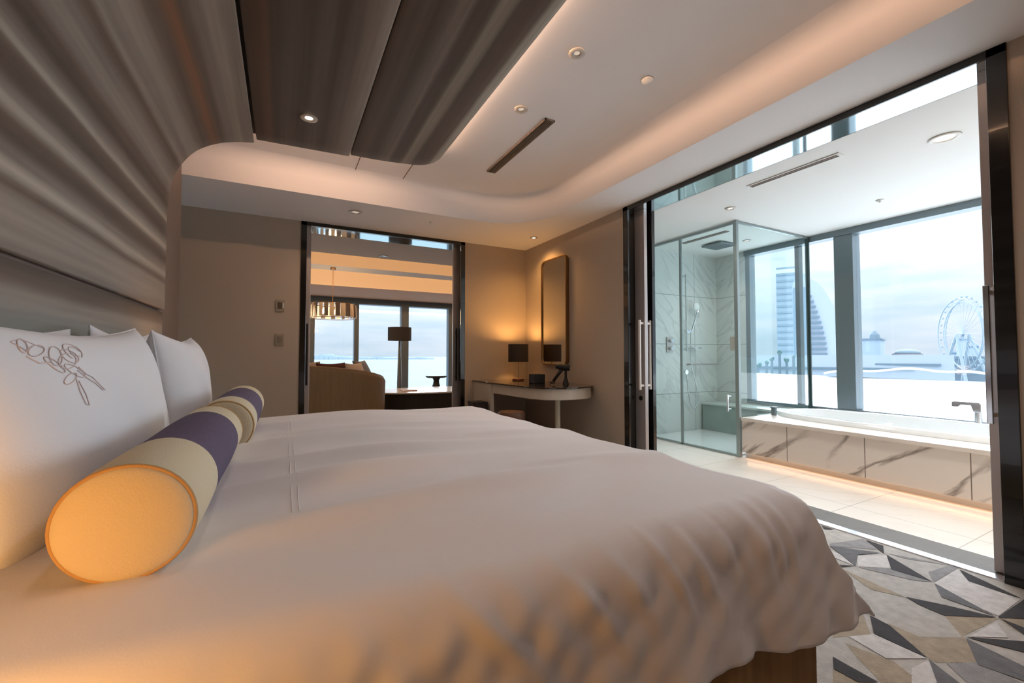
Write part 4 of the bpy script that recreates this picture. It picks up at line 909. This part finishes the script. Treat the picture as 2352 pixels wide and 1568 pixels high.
# ------------------------------------------------------------------ outside
def dirp(u, dist):    # a point on the ground line of sight of the photo column u, at a true distance
    d = Fw+Rt*(u-1176)/FPX; v = Vector((d.x, d.y, 0)).normalized(); return v*dist, v
GZ = -22
sea_m = mat('sea_water', rgb(132, 148, 156), .8, spec=.15, noise=.05, nscale=.01, bump=.4, bscale=.25)
sea = MB().add([(-4000, -3000, GZ), (6000, -3000, GZ), (6000, 7500, GZ), (-4000, 7500, GZ)], [(0, 1, 2, 3)]).build('sea', sea_m, org=(1000, 2000, GZ))
struct(sea, 'pale grey sea reaching the horizon', 'sea')
wroof = mat('white_roof', rgb(246, 247, 250), .6)
ro = tag(MB().prism([(6.5, -60), (95, -60), (95, 75), (62, 75), (6.5, 12)], -3.6, -3.0).build('terrace_roof', wroof, org=(50, 10, -3.6)), 'broad white flat roof outside below the bathroom window', 'roof')
# wavy roof canopy beyond
def wave(u, v):
    p, d = dirp(1890+u*420, 96+v*22); s_ = Vector((-d.y, d.x, 0))
    return (p.x, p.y, -2.05+.95*math.sin(PI*u)**.8+.18*math.sin(u*17)-.7*v)
m = MB().grid(wave, 60, 8)
wv_ = tag(m.build('wave_roof', wroof, org=(90, 40, -2), smooth=True), 'wavy white roof edge beyond the broad flat roof', 'roof'); wv_.modifiers.clear(); md = wv_.modifiers.new('s', 'SOLIDIFY'); md.thickness = .35
# long low pier building with dark bands
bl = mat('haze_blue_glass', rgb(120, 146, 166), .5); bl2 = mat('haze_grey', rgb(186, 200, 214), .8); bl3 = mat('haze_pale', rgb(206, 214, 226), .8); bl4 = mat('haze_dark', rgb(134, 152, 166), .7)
def bldbox(mb, u0, u1, dist, z0, z1, depth=20, mi=0):
    a, d = dirp(u0, dist); b, _ = dirp(u1, dist); f_ = Vector((math.sin(YAW+.8), math.cos(YAW+.8), 0))*depth
    vs = [a, b, b+f_, a+f_]; mb.add([(p.x, p.y, z0) for p in vs]+[(p.x, p.y, z1) for p in vs], [(0, 3, 2, 1), (4, 5, 6, 7), (0, 1, 5, 4), (1, 2, 6, 5), (2, 3, 7, 6), (3, 0, 4, 7)], mi); return mb
def zat(v, u, dist):   # height that reads at photo row v
    d = Fw+Rt*(u-1176)/FPX+Up*(784-v)/FPX; return 1.02+d.z/math.hypot(d.x, d.y)*dist
pr_, _ = dirp(2000, 240)
pier = thing('pier_building', (pr_.x, pr_.y, GZ), 'long low white pier building across the middle of the harbour view', 'building')
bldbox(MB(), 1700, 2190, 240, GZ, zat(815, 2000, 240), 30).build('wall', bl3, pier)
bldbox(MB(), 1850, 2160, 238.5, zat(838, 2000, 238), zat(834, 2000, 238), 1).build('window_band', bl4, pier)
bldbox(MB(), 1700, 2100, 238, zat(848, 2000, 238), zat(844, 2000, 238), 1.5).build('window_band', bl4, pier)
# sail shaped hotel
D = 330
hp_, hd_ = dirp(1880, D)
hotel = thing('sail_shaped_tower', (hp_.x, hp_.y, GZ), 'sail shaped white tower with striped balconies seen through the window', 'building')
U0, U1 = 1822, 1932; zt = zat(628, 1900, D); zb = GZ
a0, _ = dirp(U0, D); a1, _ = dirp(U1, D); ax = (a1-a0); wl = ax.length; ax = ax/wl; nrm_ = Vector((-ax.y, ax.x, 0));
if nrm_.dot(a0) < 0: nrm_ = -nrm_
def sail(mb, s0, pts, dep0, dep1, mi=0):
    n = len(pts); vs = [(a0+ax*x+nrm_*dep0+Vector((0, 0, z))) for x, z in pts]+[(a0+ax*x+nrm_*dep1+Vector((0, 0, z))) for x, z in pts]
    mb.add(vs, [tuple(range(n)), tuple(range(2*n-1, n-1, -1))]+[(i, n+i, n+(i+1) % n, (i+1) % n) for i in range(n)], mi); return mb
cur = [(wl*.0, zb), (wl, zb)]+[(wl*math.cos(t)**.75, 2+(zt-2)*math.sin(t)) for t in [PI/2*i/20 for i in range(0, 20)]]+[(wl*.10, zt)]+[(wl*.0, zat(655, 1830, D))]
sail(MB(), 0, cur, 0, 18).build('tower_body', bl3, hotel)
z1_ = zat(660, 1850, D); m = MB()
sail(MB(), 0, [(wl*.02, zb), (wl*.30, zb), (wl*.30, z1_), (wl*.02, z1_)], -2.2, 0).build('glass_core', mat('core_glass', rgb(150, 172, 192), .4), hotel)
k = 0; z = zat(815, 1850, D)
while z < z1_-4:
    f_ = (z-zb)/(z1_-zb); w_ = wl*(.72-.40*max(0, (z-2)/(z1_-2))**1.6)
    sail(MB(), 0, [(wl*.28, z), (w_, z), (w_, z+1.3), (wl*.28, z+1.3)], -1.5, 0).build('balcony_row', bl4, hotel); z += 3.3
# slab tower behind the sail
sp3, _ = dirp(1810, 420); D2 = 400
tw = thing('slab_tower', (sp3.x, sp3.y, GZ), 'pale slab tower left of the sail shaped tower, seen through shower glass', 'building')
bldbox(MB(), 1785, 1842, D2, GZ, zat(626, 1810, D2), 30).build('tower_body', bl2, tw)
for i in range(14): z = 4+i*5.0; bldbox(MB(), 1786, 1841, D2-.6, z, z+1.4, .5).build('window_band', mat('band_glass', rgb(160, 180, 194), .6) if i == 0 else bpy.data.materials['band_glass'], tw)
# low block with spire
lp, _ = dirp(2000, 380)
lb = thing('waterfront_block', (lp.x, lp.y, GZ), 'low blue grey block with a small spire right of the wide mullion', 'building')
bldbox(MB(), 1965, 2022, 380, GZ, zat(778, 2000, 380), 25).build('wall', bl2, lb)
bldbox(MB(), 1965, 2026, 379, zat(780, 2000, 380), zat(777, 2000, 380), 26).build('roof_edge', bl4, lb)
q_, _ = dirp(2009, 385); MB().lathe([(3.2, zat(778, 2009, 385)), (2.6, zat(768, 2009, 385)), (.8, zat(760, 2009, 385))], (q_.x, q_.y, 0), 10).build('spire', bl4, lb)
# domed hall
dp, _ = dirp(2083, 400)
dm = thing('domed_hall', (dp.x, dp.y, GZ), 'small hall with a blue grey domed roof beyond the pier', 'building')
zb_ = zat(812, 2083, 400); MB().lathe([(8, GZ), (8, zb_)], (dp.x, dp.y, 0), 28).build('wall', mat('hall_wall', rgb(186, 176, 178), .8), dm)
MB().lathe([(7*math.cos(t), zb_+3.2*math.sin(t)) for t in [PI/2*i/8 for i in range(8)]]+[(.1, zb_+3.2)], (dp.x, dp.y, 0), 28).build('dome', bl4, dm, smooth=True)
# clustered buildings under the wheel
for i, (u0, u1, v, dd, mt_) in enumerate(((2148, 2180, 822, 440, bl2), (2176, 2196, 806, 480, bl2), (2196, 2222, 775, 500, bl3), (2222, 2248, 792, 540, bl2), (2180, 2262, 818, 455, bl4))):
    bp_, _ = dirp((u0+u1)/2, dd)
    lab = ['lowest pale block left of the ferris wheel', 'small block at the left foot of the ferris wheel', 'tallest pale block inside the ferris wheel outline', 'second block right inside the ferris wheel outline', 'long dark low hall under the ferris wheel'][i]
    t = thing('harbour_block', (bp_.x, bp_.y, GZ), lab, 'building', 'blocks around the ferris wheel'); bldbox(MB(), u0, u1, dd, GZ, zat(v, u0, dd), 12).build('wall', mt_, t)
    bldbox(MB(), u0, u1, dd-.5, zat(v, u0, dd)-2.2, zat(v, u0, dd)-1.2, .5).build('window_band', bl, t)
# ferris wheel
FD = 390; fc, fdv = dirp(2212, FD); fz = zat(768, 2212, FD); FR = zat(686, 2212, FD)-fz
wh = thing('ferris_wheel', (fc.x, fc.y, GZ), 'large pale ferris wheel on the right of the harbour view', 'ferris wheel')
sd_ = Vector((-fdv.y, fdv.x, 0)); ang = math.radians(64); ax = (sd_*math.cos(ang)+fdv*math.sin(ang)).normalized(); nx = ax.cross(Vector((0, 0, 1)))
wm = mat('wheel_steel', rgb(176, 192, 204), .6); wm2 = mat('wheel_steel_fine', rgb(190, 203, 214), .7)
C0 = Vector((fc.x, fc.y, fz))
for off in (-2.0, 2.0): MB().tube([C0+nx*off+ax*FR*math.cos(2*PI*i/72)+Vector((0, 0, FR*math.sin(2*PI*i/72))) for i in range(72)], .32, 6, closed=True).build('rim', wm, wh)
MB().tube([C0+ax*FR*.9*math.cos(2*PI*i/60)+Vector((0, 0, FR*.9*math.sin(2*PI*i/60))) for i in range(60)], .28, 5, closed=True).build('rim', wm, wh)
for i in range(30):
    t_ = 2*PI*i/30; MB().tube([C0, C0+ax*FR*math.cos(t_)+Vector((0, 0, FR*math.sin(t_)))], .10, 4).build('spoke', wm2, wh)
for i in range(30):
    t_ = 2*PI*(i+.5)/30; p = C0+ax*(FR+1.2)*math.cos(t_)+Vector((0, 0, (FR+1.2)*math.sin(t_)))
    MB().lathe([(.2, -.7), (.6, -.4), (.6, .4), (.2, .7)], tuple(p), 8).build('gondola', wm, wh)
for s_ in (-1, 1): MB().tube([C0+nx*3, C0+ax*s_*16+nx*6+Vector((0, 0, GZ-fz))], .8, 6).build('support', wm, wh)
for s_ in (-1, 1): MB().tube([C0-nx*3, C0+ax*s_*16-nx*6+Vector((0, 0, GZ-fz))], .8, 6).build('support', wm, wh)
MB().cyl(tuple(C0), 2.2, .1, 12).build('hub', wm, wh)
# quay buildings and trees seen through the shower glass
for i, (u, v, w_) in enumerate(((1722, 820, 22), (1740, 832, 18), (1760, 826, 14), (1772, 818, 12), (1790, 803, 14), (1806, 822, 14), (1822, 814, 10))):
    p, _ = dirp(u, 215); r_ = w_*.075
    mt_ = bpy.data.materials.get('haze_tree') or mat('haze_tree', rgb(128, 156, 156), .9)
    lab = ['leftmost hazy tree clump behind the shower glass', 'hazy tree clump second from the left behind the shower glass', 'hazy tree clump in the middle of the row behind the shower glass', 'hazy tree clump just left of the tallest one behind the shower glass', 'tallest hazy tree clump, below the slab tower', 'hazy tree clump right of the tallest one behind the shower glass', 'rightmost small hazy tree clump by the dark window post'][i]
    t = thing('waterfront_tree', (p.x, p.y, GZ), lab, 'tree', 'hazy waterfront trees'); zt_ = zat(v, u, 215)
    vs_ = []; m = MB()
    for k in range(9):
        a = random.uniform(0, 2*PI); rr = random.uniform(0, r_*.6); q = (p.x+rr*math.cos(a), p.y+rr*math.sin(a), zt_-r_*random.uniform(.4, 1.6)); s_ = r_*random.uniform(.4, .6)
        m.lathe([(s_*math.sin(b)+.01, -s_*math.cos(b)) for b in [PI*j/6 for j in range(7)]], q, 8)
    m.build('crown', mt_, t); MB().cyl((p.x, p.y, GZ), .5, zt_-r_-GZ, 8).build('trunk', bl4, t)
# far shore seen from the living room
shore = MB()
p0_, _ = dirp(700, 2600)
for i in range(26):
    u = 690+i*11; h_ = random.uniform(4, 26)*(1.0 if i < 9 else .35); bldbox(shore, u, u+random.uniform(6, 13), 2600, GZ, GZ+h_+6, 60)
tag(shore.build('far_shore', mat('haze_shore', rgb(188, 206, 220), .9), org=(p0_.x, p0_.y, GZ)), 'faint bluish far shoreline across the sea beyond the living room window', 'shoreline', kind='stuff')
